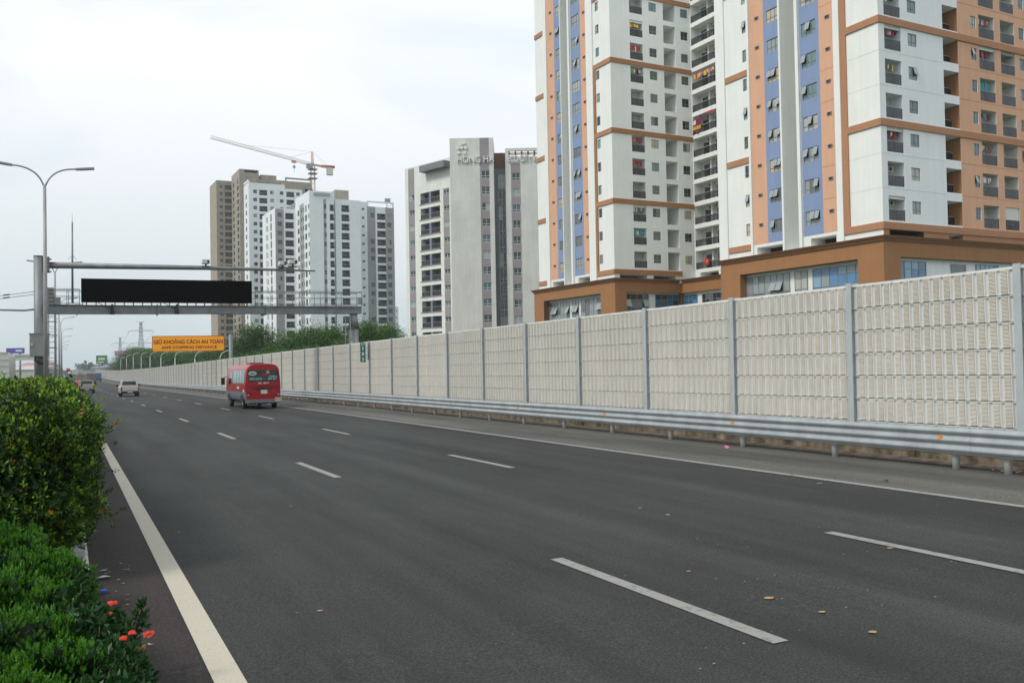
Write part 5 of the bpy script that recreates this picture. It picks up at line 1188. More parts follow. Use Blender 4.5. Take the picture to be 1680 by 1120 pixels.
m = MB(); m.tube([(-1.0, 6.9, 1.9), (-1.15, 7.0, 1.85), (-1.2, 6.95, 1.75)], .02, M_chr, 6); m.box((-1.33, 6.9, 1.38), (-1.10, 7.0, 1.82), M_chr); m.build('wing_mirror', BS)
for x in (-.86, .86): wheel(BS, x, 1.28, .39, .26, M_tan if x < 0 else None); wheel(BS, x, 5.85, .39, .24)
for s in (-1, 1):
    for yy in (1.28, 5.85):
        m = MB(); n = 14; m.poly([(s*1.012, yy+.5*math.cos(math.pi*i/n), .44+.42*math.sin(math.pi*i/n)) for i in range(n+1)], M_chr); m.build('wheel_arch', BS)
m = MB(); m.box((-.8, .2, .28), (.8, 6.8, .50), M_chr); m.build('underbody', BS); m = MB(); m.tube([(-.35, -.02, .32), (-.35, .4, .34)], .04, M_gs, 8); m.tube([(.25, -.0, .33), (.55, .05, .30)], .03, M_gs, 8); m.build('exhaust', BS)
# --- cars and trucks seen small
def car(label, px, py, Wd, H, Lg, paint, kind='pickup', cat='car', rz=0, grp='vehicles driving away on the road', name='car'):
    p = gnd(px, py); r = thing(name, label, cat, (p.x, p.y, p.z), rz, grp); h = Wd/2; g = M_chr
    bz_ = .42*H/1.8
    if kind == 'pickup':
        lo = [(h*.93, bz_*.75), (h, bz_), (h, .52*H), (h*.97, .60*H), (h*.93, .62*H)]
        m = MB(); loft(m, [(.0, [(x*.98, z) for x, z in lo]), (.06, lo), (Lg-.9, lo), (Lg-.2, [(x*.94, z*.95) for x, z in lo]), (Lg, [(x*.85, z*.86) for x, z in lo])], [M_chr, paint, paint, paint, paint]); m.build('body', r)
        cb = [(h*.95, .60*H), (h*.93, .64*H), (h*.76, .955*H), (h*.66, .99*H), (0, H)]; y0, y1 = (1.45, 3.5)
        m = MB(); loft(m, [(y0, cb), (y0+.12, cb), (y1-.5, cb), (y1+.3, [(x*.96, .6*H+(z-.6*H)*.15) for x, z in cb])], [paint]); m.build('cab', r)
        m = MB(); m.poly([(-h*.74, y0-.012, .68*H), (h*.74, y0-.012, .68*H), (h*.66, y0-.012, .91*H), (-h*.66, y0-.012, .91*H)], M_gl); m.build('rear_window', r)
        for s in (-1, 1): m = MB(); m.poly([(s*(h*.90+.012), y0+.15, .68*H), (s*(h*.80+.012), y0+.2, .9*H), (s*(h*.80+.012), y1-.6, .9*H), (s*(h*.90+.012), y1-.15, .68*H)], M_gl); m.build('side_window', r)
        tz0, tz1 = .36*H, .58*H; m = MB(); m.box((-h*.93, -.07, .20*H), (h*.93, .1, .33*H), M_chr); m.build('rear_bumper', r)
        m = MB(); m.box((-.22, -.03, H*.44), (.22, -.002, H*.48), paint); m.build('tailgate_handle', r)
    else:
        lo = [(h*.90, bz_*.7), (h, bz_), (h, .40*H), (h*.98, .52*H), (h*.92, .57*H)]
        m = MB(); loft(m, [(.0, [(x*.93, z) for x, z in lo]), (.10, lo), (Lg-.9, lo), (Lg-.15, [(x*.93, z*.93) for x, z in lo]), (Lg, [(x*.8, z*.8) for x, z in lo])], [M_chr, paint, paint, paint, paint]); m.build('body', r)
        cb = [(h*.92, .56*H), (h*.92, .60*H), (h*.72, .95*H), (h*.60, .99*H), (0, H)]
        m = MB(); loft(m, [(.12, [(x*.97, .56*H+(z-.56*H)*.25) for x, z in cb]), (.55, [(x*.99, .56*H+(z-.56*H)*.9) for x, z in cb]), (.95, cb), (Lg*.52, cb), (Lg*.74, [(x*.96, .56*H+(z-.56*H)*.12) for x, z in cb])], [paint]); m.build('cab', r)
        m = MB(); m.poly([(-h*.76, .145, .66*H), (h*.76, .145, .66*H), (h*.64, .50, .92*H), (-h*.64, .50, .92*H)], M_gl); m.build('rear_window', r)
        for s in (-1, 1): m = MB(); m.poly([(s*(h*.90+.01), .5, .63*H), (s*(h*.77+.012), .9, .90*H), (s*(h*.77+.012), Lg*.5, .90*H), (s*(h*.90+.01), Lg*.66, .63*H)], M_gl); m.build('side_window', r)
        tz0, tz1 = .42*H, .53*H; m = MB(); m.box((-h*.92, -.05, .17*H), (h*.92, .08, .31*H), M_chr); m.build('rear_bumper', r)
    for s in (-1, 1):
        tw = .16 if kind == 'pickup' else .36; m = MB(); m.box((s*h*.97-(tw if s > 0 else 0), -.035, tz0), (s*h*.97+(tw if s < 0 else 0), .12, tz1), M_tail); m.build('tail_light', r)
        m = MB(); m.box((s*(h+.16)-.1, Lg*.60, .60*H), (s*(h+.16)+.1, Lg*.60+.12, .70*H), M_chr); m.build('wing_mirror', r)
    m = MB(); m.box((-.24, -.09, .235*H), (.24, -.072, .30*H), M_plate); m.build('number_plate', r)
    for yy in (.85, Lg-.95):
        for s in (-1, 1): wheel(r, s*(h-.13), yy, .20*H, .24)
    r.rotation_euler = (slope(p.y), 0, rz); return r
def truck(label, px, py, Wd, H, Lg, boxm, cabm, cat='truck', grp='vehicles driving away on the road', name='truck', cover=False, rz=0, p=None):
    p = p or gnd(px, py); r = thing(name, label, cat, (p.x, p.y, p.z), rz, grp); h = Wd/2; m = MB()
    pr = [(h, .95), (h, H*.9), (h*.93, H*.975), (0, H)] if cover else [(h, .95), (h, H-.04), (h-.04, H), (0, H)]
    loft(m, [(0, pr), (.05, pr), (Lg-1.9, pr)], [boxm], smooth=cover); m.build('cargo_box', r)
    m = MB()
    dm = boxm if cover else M_gsd
    for z in np.linspace(1.1, H-.15, 7): m.box((-h*.97, -.04 if cover else -.02, z), (h*.97, -.002, z+.04), dm)
    m.box((-.02, -.05, 1.0), (.02, -.003, H-.1), dm); m.build('rear_door', r)
    cbp = [(h*.92, .6), (h*.95, .9), (h*.95, 1.6), (h*.85, 2.3), (h*.7, 2.4), (0, 2.42)]; m = MB(); loft(m, [(Lg-1.8, cbp), (Lg-.2, cbp), (Lg, [(x*.93, z*.95) for x, z in cbp])], [cabm]); m.build('cab', r)
    m = MB(); m.box((-.5, .1, .5), (.5, Lg-1.8, .94), M_chr); m.box((-h*.95, 0, .55), (h*.95, .08, .75), M_chr); m.build('chassis', r)
    for s in (-1, 1): m = MB(); m.box((s*h*.8-.14, -.03, .62), (s*h*.8+.14, -.003, .74), M_tail); m.build('tail_light', r)
    for yy in (1.2, Lg-1.3):
        for s in (-1, 1): wheel(r, s*(h-.2), yy, .42, .36)
    r.rotation_euler = (slope(p.y), 0, rz); return r
P_cr = mat('paint_cream', (.50, .475, .42), .3, coat=.5); P_be = mat('paint_champagne', (.36, .345, .28), .3, coat=.5); P_wh = mat('paint_white', (.62, .63, .64), .3, coat=.4); P_rd = mat('paint_red', (.30, .02, .02), .35, coat=.4); P_gr = mat('tarp_grey_brown', (.20, .18, .165), .8, var=.3, vscale=1); P_bl = mat('paint_blue', (.06, .16, .24), .5, var=.2, vscale=1); P_tn = mat('paint_tan', (.30, .27, .22), .5); P_dk = mat('paint_dark', (.06, .065, .075), .35)
M_tarp = mat('white_tarpaulin', (.60, .59, .55), .6, var=.08, vscale=.5)
car('cream pickup truck with red tail lights, alone in the middle lane', 213.5, 650.3, 1.85, 1.72, 5.2, P_cr, name='pickup_truck', cat='pickup truck')
car('champagne pickup in the left lane, foremost of the queue of vehicles', 142.5, 645.3, 1.95, 1.80, 4.9, P_be, name='pickup_truck', cat='pickup truck')
car('small red-lit car half hidden left of the champagne pickup', 131.5, 640.3, 1.8, 1.6, 4.3, P_rd, 'car')
truck('small tan van body ahead of the champagne pickup', 133.5, 634.5, 2.0, 2.75, 5.2, P_tn, P_wh)
truck('grey brown covered truck in the middle of the queue', 150.0, 630.5, 2.35, 3.0, 7, P_gr, P_dk)
truck('blue truck on the right of the grey covered truck', 161.0, 625.6, 2.1, 2.9, 6.5, P_bl, P_bl)
truck('white coach ahead of the queue near the crest', 123.0, 480, 2.9, 3.7, 9, P_wh, P_wh, 'coach', name='coach')
car('far dark car left of the white coach near the crest', 106.3, 560, 1.8, 1.55, 4.4, P_dk, 'car'); car('far white car just left of the coach', 114.0, 540, 1.8, 1.5, 4.4, P_wh, 'car')
truck('far red and white truck beyond the white cars at the crest', 112.0, 640, 2.4, 3.2, 7, P_rd, P_wh)
car('far grey car at the very crest of the road', 104.0, 680, 1.8, 1.5, 4.4, P_dk, 'car')
truck('pale tanker-like truck beyond the blue truck by the barrier', 158.5, 385, 2.3, 3.1, 8, P_cr, P_wh, cover=True)
# opposite carriageway
OG = 'vehicles on the opposite carriageway'
pT = atX(8, 600, -5.4); TT = truck('large truck under a white tarpaulin behind the hedge at the left edge', 0, 0, 2.5, 4.45, 12, M_tarp, P_wh, grp=OG, cover=True, p=Vector((-5.5, 84, zr(84)-.1)), rz=0)
car('white car with red lights behind the hedge at the left edge', 0, 0, 1.85, 1.95, 4.6, P_wh, 'car', grp=OG).location = (-4.6, 64, zr(64)+.15)
# ================================================================ VEGETATION
NR = np.random.RandomState(4)
def leafmat(name, c, isl=.5, rough=.5, trans=.25, var=.25, vscale=1.5):
    M = mat(name, c, rough, var=var, vscale=vscale, island=isl, spec=.35); t = M.node_tree; b = t.nodes['Principled BSDF']; out = [n for n in t.nodes if n.type == 'OUTPUT_MATERIAL'][0]
    tr = t.nodes.new('ShaderNodeBsdfTranslucent'); ms = t.nodes.new('ShaderNodeMixShader'); ms.inputs[0].default_value = trans
    src = b.inputs['Base Color'].links[0].from_socket; t.links.new(src, tr.inputs[0]); t.links.new(b.outputs[0], ms.inputs[1]); t.links.new(tr.outputs[0], ms.inputs[2]); t.links.new(ms.outputs[0], out.inputs[0]); return M
def leaves(name, P, D, L_, W_, mats, mi=None, parent=None, bend=.15, seg=1, U=None, **tags):
    """P base points, D unit directions, L_ lengths, W_ widths -> one mesh of folded leaves"""
    n = len(P); U = NR.normal(size=(n, 3)) if U is None else U; S_ = np.cross(D, U); S_ /= np.linalg.norm(S_, axis=1)[:, None]+1e-9; Nn = np.cross(S_, D)
    L_ = np.asarray(L_).reshape(-1, 1)*np.ones((n, 1)); W_ = np.asarray(W_).reshape(-1, 1)*np.ones((n, 1))
    v = np.empty((n, 4, 3)); v[:, 0] = P; v[:, 1] = P+D*L_*.55+S_*W_*.5+Nn*L_*bend; v[:, 2] = P+D*L_; v[:, 3] = P+D*L_*.55-S_*W_*.5+Nn*L_*bend
    me = bpy.data.meshes.new(name); me.vertices.add(4*n); me.vertices.foreach_set('co', v.reshape(-1)); me.loops.add(4*n); me.loops.foreach_set('vertex_index', np.arange(4*n, dtype=np.int32))
    me.polygons.add(n); me.polygons.foreach_set('loop_start', np.arange(0, 4*n, 4, dtype=np.int32))
    for m_ in mats: me.materials.append(m_)
    if mi is not None: me.polygons.foreach_set('material_index', np.asarray(mi, dtype=np.int32))
    me.update(calc_edges=True); me.validate(); return link(name, me, parent, **tags)
def unit(v): return v/(np.linalg.norm(v, axis=-1, keepdims=True)+1e-9)
M_lf = leafmat('shrub_leaf', (.038, .098, .007), .5, vscale=.8, trans=.15); M_lfy = leafmat('shrub_leaf_young', (.19, .335, .018), .35, trans=.2); M_lfd = leafmat('shrub_leaf_old', (.014, .042, .007), .5, trans=.1); M_lfo = leafmat('shrub_leaf_yellow', (.36, .20, .015), .4)  # the darkest tone serves old leaves and painted shade inside the crown
M_st = mat('twig', (.09, .065, .04), .9)
def hedge_shape(x, xc, hw, top):   # half width of the clipped-but-shaggy crown at a height fraction
    return hw
def shrub(label, y0, y1, x0, x1, h, ntip, nleaf, ls, seed, grp='leafy green shrubs in the median hedge', cat='shrub', name='leafy_shrub', front=False):
    rs = np.random.RandomState(seed); yc = (y0+y1)/2; zb = zr(yc)+.1; xc = (x0+x1)/2
    r = thing(name, label, cat, (xc, yc, zb), 0, grp)
    # tips on a lumpy superellipsoid shell
    n = ntip; d = rs.normal(size=(n*3, 3)); d = unit(d); d = d[d[:, 2] > -.75][:n]; n = len(d)
    e = .62; sg = np.sign(d); q = sg*np.abs(d)**e; q /= (np.abs(q)**3.2).sum(1, keepdims=True)**(1/3.2)
    lump = 1+.09*np.sin(d[:, :1]*7+seed)*np.cos(d[:, 1:2]*9+seed*2)+.06*np.sin(d[:, 2:3]*13+d[:, 1:2]*11)
    rad = np.array([(x1-x0)/2, (y1-y0)/2*1.12, h/2]); depth = 1-np.abs(rs.normal(size=(n, 1)))*.16
    depth = np.clip(depth+(rs.rand(n, 1) < .06)*.12, .35, 1.15)
    P = q*lump*depth*rad; P[:, 2] += h/2
    nrm = unit(q/rad*np.array([1, 1, 1])); up_ = np.array([0, 0, 1.]); A = unit(nrm*.8+up_*.7+rs.normal(size=(n, 3))*.35)
    # rosettes
    k = nleaf; Pa = np.repeat(P, k, 0); Aa = np.repeat(A, k, 0); t = rs.rand(n*k, 1); R_ = unit(rs.normal(size=(n*k, 3))); R_ = unit(R_-(R_*Aa).sum(1, keepdims=True)*Aa)
    Dl = unit(Aa*(.25+.9*t)+R_*(1.0-.45*t)); Pb = Pa-Aa*ls*2.2*(1-t)+rs.normal(size=(n*k, 3))*ls*.15
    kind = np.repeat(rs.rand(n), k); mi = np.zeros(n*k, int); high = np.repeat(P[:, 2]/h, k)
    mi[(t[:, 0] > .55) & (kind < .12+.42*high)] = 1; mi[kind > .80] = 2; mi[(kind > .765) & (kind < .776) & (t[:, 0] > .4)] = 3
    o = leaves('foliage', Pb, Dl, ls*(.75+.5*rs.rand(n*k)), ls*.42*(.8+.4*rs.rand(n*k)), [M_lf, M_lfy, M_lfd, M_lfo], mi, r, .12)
    m = MB(); R = rng(seed)
    for i in range(14 if ntip > 900 else 5):
        a = R.uniform(0, 6.28); j = R.randrange(n); p = Vector(P[j]); m.tube([(R.uniform(-.25, .25), R.uniform(-.4, .4), -.05), (p.x*.4, p.y*.4, h*.35), tuple(p*.97)], [.022, .015, .005], M_st, 5, False)
    if i: m.build('stems', r)
    # inner mass of dark leaves, the crown's inner shade put into their colour
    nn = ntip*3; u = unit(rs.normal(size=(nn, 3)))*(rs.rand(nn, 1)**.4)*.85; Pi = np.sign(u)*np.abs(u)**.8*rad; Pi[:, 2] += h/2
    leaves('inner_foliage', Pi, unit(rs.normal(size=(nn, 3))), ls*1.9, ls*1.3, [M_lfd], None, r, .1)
    return r
specs = [('front leafy shrub of the hedge, large and shaggy beside the kerb', 10.2, 12.6, -1.75, .30, 1.93, 9500, 9, .047, 1),
         ('second leafy shrub of the hedge, just behind the front one', 12.3, 14.8, -1.8, .40, 1.90, 6800, 8, .050, 2),
         ('third leafy shrub of the hedge, bulging over the kerb', 14.5, 17.2, -1.8, .36, 1.88, 5000, 8, .056, 3),
         ('leafy shrub left of the front one, cut off by the left edge', 9.9, 12.9, -3.4, -1.5, 1.9, 5200, 8, .048, 4),
         ('second leafy shrub at the left edge, behind the cut-off one', 12.7, 16.6, -3.6, -1.6, 1.97, 4600, 7, .055, 5)]
for s_ in specs: shrub(*s_)
nth = ['fourth', 'fifth', 'sixth', 'seventh', 'eighth', 'ninth', 'tenth', 'eleventh', 'twelfth', 'thirteenth']
y = 16.9
for i in range(10):
    ln_ = 2.9+.5*i; shrub('%s leafy shrub of the hedge counted from the front' % nth[i], y, y+ln_, -3.2, .26-.012*i, 1.9+.05*math.sin(i*2.1), int(3200-190*i), 6, .085+.011*i, 20+i); y += ln_-.15
# the rest reads as one clipped green mass
n = 9000; yy = y+(260-y)*NR.rand(n)**1.5; xx = NR.uniform(-3.0, .25, n); side = NR.rand(n) < .35; xx[side] = .15+NR.uniform(0, .15, side.sum())
zz = np.array([zr(v) for v in yy])+.2+1.3*np.where(side, NR.rand(n), .75+.3*NR.rand(n)); xx = xx+np.array([dx(v) for v in yy])
o = leaves('far_hedge', np.stack([xx, yy, zz], 1), unit(NR.normal(size=(n, 3))+np.array([0, 0, .7])), .25+.002*yy, .16+.0012*yy, [M_lf, M_lfy, M_lfd], (NR.rand(n)*3).astype(int)); tag(o, 'low green hedge running away along the median', 'hedge', kind='stuff')
m = MB(); strip(.25, .75, .05, leafmat('grass', (.12, .17, .03)), [120, 150, 190, 240, 300, 380], m)
# ---- feathery conifer shrubs
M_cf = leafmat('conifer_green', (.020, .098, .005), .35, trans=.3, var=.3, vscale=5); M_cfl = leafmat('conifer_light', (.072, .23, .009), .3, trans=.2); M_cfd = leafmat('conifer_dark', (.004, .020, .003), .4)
def conifer(label, x, y, rx, ry, h, seed, n=1300):
    rs = np.random.RandomState(seed); r = thing('conifer_shrub', label, 'conifer shrub', (x, y, zr(y)+.1), 0, 'low feathery conifer shrubs in the median')
    npl = max(24, int(150*rx*ry/.3)); per = int(n/npl); dp = unit(rs.normal(size=(npl*3, 3))); dp = dp[dp[:, 2] > -.1][:npl]; npl = len(dp)
    C_ = dp*np.array([rx, ry, h])*(.80+.10*rs.rand(npl, 1)); AX = unit(dp*np.array([.55, .55, .3])+np.array([0, 0, .8])+rs.normal(size=(npl, 3))*.12); sz = .8+.5*rs.rand(npl)
    C_ = np.repeat(C_, per, 0); AX = np.repeat(AX, per, 0); sz = np.repeat(sz, per)[:, None]; n = len(C_)
    t = rs.rand(n, 1)**.8; ra = unit(np.cross(AX, rs.normal(size=(n, 3)))); prof = np.sin(np.pi*np.clip(t*.85+.12, 0, 1))**.8
    P = C_+AX*(t*.19-.05)*sz+ra*.075*prof*sz*(.8+.25*rs.rand(n, 1)); A = unit(AX*.9+ra*(.75-.45*t)+rs.normal(size=(n, 3))*.10); tone = t[:, 0]
    S1 = unit(np.cross(A, rs.normal(size=(n, 3)))); k = 13; Ls = .050*(.7+.6*rs.rand(n))
    Pb = []; Db = []; Ll = []; mi = []
    for j in range(k):
        q = j/(k-1); s = 1 if j % 2 else -1
        Pb.append(P+A*(Ls*q*.85)[:, None]-A*.01); Db.append(unit(A*(1.15-.1*q)+S1*s*(.75-.5*q)+rs.normal(size=(n, 3))*.1)); Ll.append(Ls*(.50-.22*q)); mi.append(np.where((q > .3) & (tone+rs.normal(size=n)*.2 > .45), 1, 0))  # plume tips take the lighter tone, light on them put into the colour
    Pb = np.concatenate(Pb); Db = np.concatenate(Db); Ll = np.concatenate(Ll); mi = np.concatenate(mi)
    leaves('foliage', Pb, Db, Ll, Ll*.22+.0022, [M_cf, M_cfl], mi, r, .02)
    nn = 1500; u = unit(rs.normal(size=(nn, 3))); u[:, 2] = np.abs(u[:, 2]); leaves('inner_foliage', u*np.array([rx, ry, h])*.86*(.6+.4*rs.rand(nn, 1)), unit(rs.normal(size=(nn, 3))), .16, .12, [M_cfd], None, r, .05)  # near-black inner leaves, shade between the plumes put into the colour
    m = MB(); m.tube([(0, 0, -.1), (0, 0, h*.6)], [.04, .02], M_st, 6); m.build('stems', r); return r
cs = [(-.62, 9.15, .62, .62, .66), (-1.55, 9.1, .66, .6, .74), (-.30, 8.35, .5, .55, .56), (-1.15, 8.2, .62, .58, .66), (-.55, 7.45, .58, .58, .60), (-1.45, 7.4, .6, .55, .66), (-.12, 7.15, .34, .46, .44), (-.95, 6.6, .58, .52, .60), (-.32, 6.35, .48, .50, .50), (-1.7, 6.5, .5, .5, .6), (-.05, 5.75, .32, .40, .42), (-.62, 5.65, .50, .48, .54), (-1.25, 5.7, .5, .48, .56), (-.30, 5.1, .4, .4, .46), (-2.3, 8.6, .6, .8, .7), (-.1, 9.0, .26, .4, .4)]
cl = ['rearmost conifer clump against the leafy shrub, right of its left neighbour', 'tall conifer clump against the hedge at the left edge', 'conifer clump beside the kerb in the second row', 'conifer clump in the second row, left of the kerb one', 'broad conifer clump in the middle of the bed', 'conifer clump at the left edge in the middle of the bed', 'small conifer clump touching the flowering shrub', 'conifer clump before the broad middle one', 'conifer clump left of the orange flowers', 'conifer clump at the left edge near the bottom', 'small conifer clump under the orange flowers', 'foremost conifer clump at the bottom edge', 'conifer clump in the bottom left corner', 'lowest conifer clump, bottom edge near the flowers', 'conifer clump hidden at the far left by the hedge', 'narrow conifer clump hugging the white kerb']
for i, (c, l_) in enumerate(zip(cs, cl)): conifer(l_, *c, 40+i, n=int(4200*(c[2]/.55)**2))
# ---- flowering shrub
M_ix = leafmat('ixora_leaf', (.018, .062, .012), .4, rough=.35); M_fl = mat('flower_orange_red', (.62, .030, .006), .5)
M_fo = mat('flower_centre', (.8, .25, .03), .5)
r = thing('flowering_shrub', 'dark leafy shrub with orange red flower heads leaning over the kerb', 'flowering shrub', (.02, 6.6, zr(6.6)+.05)); rs = np.random.RandomState(9)
P = []; A = []
for cx_, cy_, cz_, rx, ry, rz_, n in ((-.02, .55, .28, .22, .45, .26, 330), (.12, -.15, .26, .26, .5, .30, 420), (.20, -.75, .22, .24, .5, .26, 300), (.1, -1.3, .2, .3, .4, .26, 260)):
    d = unit(rs.normal(size=(n, 3))); d[:, 2] = np.abs(d[:, 2])*1.1-.15; P.append(d*np.array([rx, ry, rz_])*(.6+.42*rs.rand(n, 1))+np.array([cx_, cy_, cz_])); A.append(unit(d+np.array([0, 0, .7])))
for tx, ty, tz in ((.06, .52, .62), (.42, -.02, .52), (.40, .25, .40)):
    for i in range(9): P.append(np.array([[tx, ty, tz-.02*i]])); A.append(np.array([[0.1, 0, 1.]]))
P = np.concatenate(P); A = np.concatenate(A); k = 6; Pa = np.repeat(P, k, 0); Aa = np.repeat(A, k, 0); D = unit(Aa*.6+unit(rs.normal(size=Pa.shape))*.9)
leaves('foliage', Pa, D, .055+.02*rs.rand(len(Pa)), .024, [M_ix], None, r, .1); m = MB()
for p in ((.06, .52, .6), (.42, -.02, .5), (.40, .25, .4), (.0, .3, .5), (.15, -.4, .5)): m.tube([(p[0]*.3, p[1]*.6, 0), (p[0]*.8, p[1], p[2]*.5), p], [.012, .009, .005], M_st, 5)
m.build('stems', r)
root = Vector(r.location)
for px, py, rr, Z in ((184, 990, .030, 5.95), (168, 1014, .027, 5.85), (180, 1006, .014, 5.85), (217, 1038, .022, 5.5), (244.5, 1040, .032, 5.6), (202, 1047, .020, 5.45), (231, 1064, .026, 5.4), (225, 1066, .02, 5.35)):
    c = atZ(px, py, Z)-root; m = MB(); R = rng(px)
    for i in range(int(12+rr*700)):
        a, b_ = R.uniform(0, 6.28), R.uniform(0, 1); o_ = Vector((math.cos(a)*b_*rr, math.sin(a)*b_*rr, R.uniform(-.2, .5)*rr)); q = c+o_; n_ = Vector((o_.x*6, o_.y*6-.5, .6)).normalized(); u_ = n_.orthogonal().normalized(); w_ = n_.cross(u_); s = .008
        for j in range(4): t = j*math.pi/2+a; dd = u_*math.cos(t)+w_*math.sin(t); pp = n_.cross(dd); m.poly([q, q+dd*s*.6+pp*s*.35, q+dd*s*1.3, q+dd*s*.6-pp*s*.35], M_fl)
    m.build('flower_head', r)
# ---- trees beyond the wall
M_tl = leafmat('tree_leaf', (.024, .075, .009), .55, vscale=.3, trans=.15); M_tlb = leafmat('tree_leaf_bright', (.070, .175, .014), .35, trans=.15); M_tld = leafmat('tree_leaf_dark', (.010, .034, .007), .5, trans=.1); M_bark = mat('bark', (.13, .105, .08), .9, var=.3)
TV = {}
def tree_var(seed, n=13000, tiers=True):
    rs = np.random.RandomState(seed); R = rng(seed); m = MB(); br = []
    m.tube([(0, 0, 0), (.05, .03, .35), (0, .02, .62), (.02, 0, .92)], [.030, .024, .016, .006], M_bark, 8)
    for i in range(26):
        z = .30+.62*(i/25)**.9; a = i*2.4+R.uniform(-.4, .4); L_ = (.46*(1-((z-.30)/.66)**1.6)+.07)*R.uniform(.75, 1.15); e = Vector((math.cos(a)*L_, math.sin(a)*L_, z+L_*.22)); m.tube([(0, 0, z-.05), (e.x*.5, e.y*.5, z+.02), e], [.010, .007, .003], M_bark, 5, False); br.append((Vector((0, 0, z)), e))
    P = []; 
    for b0_, e in br:
        k = int(n/26); t = .35+.7*rs.rand(k, 1)**.7; c = np.array(b0_)*(1-t)+np.array(e)*t; sp_ = .03+.11*np.minimum(t, 1)
        P.append(c+rs.normal(size=(k, 3))*np.array([1, 1, .38])*sp_)
    P = np.concatenate(P); D = unit(rs.normal(size=P.shape)*np.array([1, 1, .35])+np.array([0, 0, .12])); w = rs.rand(len(P)); hh = (P[:, 2]-.3)/.7+rs.normal(size=len(P))*.22
    mi = np.where(hh > .72, 1, np.where(w > .75, 2, 0))
    tr = m.build('trunk'); lf = leaves('crown', P, D, .022+.014*rs.rand(len(P)), .014, [M_tl, M_tlb, M_tld], mi, None, .1, U=np.array([0, 0, 1.])+rs.normal(size=P.shape)*.5)
    return tr, lf
VAR = [tree_var(s) for s in (1, 2, 3, 4)]; used = set()
def tree(label, px, pyt, Z, wd, v, seed, grp='green trees beyond the noise barrier'):
    Zm = F*(21+wd*.5)/(.896*(px-108)); k_ = max(1., Zm/Z); Z *= k_; wd *= k_
    t = atZ(px, pyt, Z); zb = -3.5; H = (t.z-zb)*1.02; r = thing('tree', label, 'tree', (t.x, t.y, zb), seed*1.3, grp)
    for o in VAR[v % 4]:
        q = o if (v % 4, o.name[:4]) not in used else o.copy()
        if q is not o: COL.objects.link(q)
        used.add((v % 4, o.name[:4])); q.parent = r; q.scale = (wd/1.0, wd/1.0, H)
TL = [(418, 535, 150, 11, 'bright green tree at the right of the orange sign pole'), (398, 556, 165, 10, 'green tree behind the orange sign pole'), (443, 561, 158, 8, 'tree right of the bright one, before the white block'), (468, 560, 140, 8, 'low tree left of the dark trees under the gantry beam'),
      (490, 546, 135, 8.5, 'dark tree under the middle of the gantry beam, left of three'), (517, 538, 130, 8.5, 'dark tree under the gantry beam, middle of three'), (545, 539, 126, 8, 'dark tree under the gantry beam, right of three'), (566, 560, 118, 6.5, 'small tree just left of the right gantry column'), (600, 530, 110, 6.5, 'tree just right of the right gantry column'), (618, 548, 112, 6.5, 'tree between the gantry column and the last tree'), (638, 536, 116, 6, 'last tree on the right before the mid grey block'), (652, 552, 120, 5, 'thin shoot tree at the right end of the row'),
      (380, 566, 190, 12, 'tree behind the sign, right end'), (355, 572, 200, 12, 'tree showing below the orange sign, right part'), (330, 576, 205, 12, 'tree below the orange sign, right of centre'), (305, 577, 215, 13, 'tree below the orange sign, centre'), (282, 578, 225, 13, 'tree below the orange sign, left of centre'), (262, 575, 240, 14, 'tree at the left end of the orange sign'), (247, 574, 260, 14, 'tree just left of the orange sign'), (234, 572, 280, 14, 'dark tree below the taller pylon'), (222, 571, 300, 11, 'pointed tree left of the taller pylon'), (211, 580, 330, 12, 'far tree below the pale blue billboard'), (203, 592, 360, 12, 'farthest tree where the wall meets the haze'), (345, 590, 170, 13, 'low tree behind the wall under the sign'), (300, 590, 190, 13, 'low tree behind the wall left of the sign centre'), (255, 590, 220, 13, 'low tree behind the wall below the sign corner'), (420, 580, 130, 10, 'low tree behind the wall before the bright tree'), (505, 572, 115, 9, 'low tree behind the wall under the dark trees'), (460, 575, 122, 9, 'low tree behind the wall near the minibus'), (228, 590, 250, 12, 'low far tree right of the blue billboard')]
for i, (px, py, Z, wd, l_) in enumerate(TL): tree(l_, px, py, Z, wd, i, i)
# ---- far wooded horizon
M_fw = leafmat('far_wood_leaf', (.045, .075, .035), .4, trans=.1); n = 26000; ang_ = NR.uniform(math.radians(-22), math.radians(14), n); rr = NR.uniform(1000, 1500, n)
hh = (5+3.5*np.abs(np.sin(ang_*57*1.3))+2*np.sin(ang_*57*4.1)**2+1.5*np.sin(ang_*200))*(.35+.65*NR.rand(n)); Pf_ = np.stack([np.sin(ang_)*rr, np.cos(ang_)*rr, hh*NR.rand(n)**.5-2], 1)
dr = np.abs(Pf_[:, 0]-np.array([dx(v) for v in Pf_[:, 1]])-5) > 16; Pf_ = Pf_[dr]
o = leaves('far_wood', Pf_, unit(NR.normal(size=Pf_.shape)), 4.5, 3.2, [M_fw, M_tld], (NR.rand(len(Pf_))*2).astype(int)); tag(o, 'hazy wooded horizon beyond the far end of the road', 'woodland', kind='stuff')
m = MB(); R = rng(3)
for i in range(1): pass
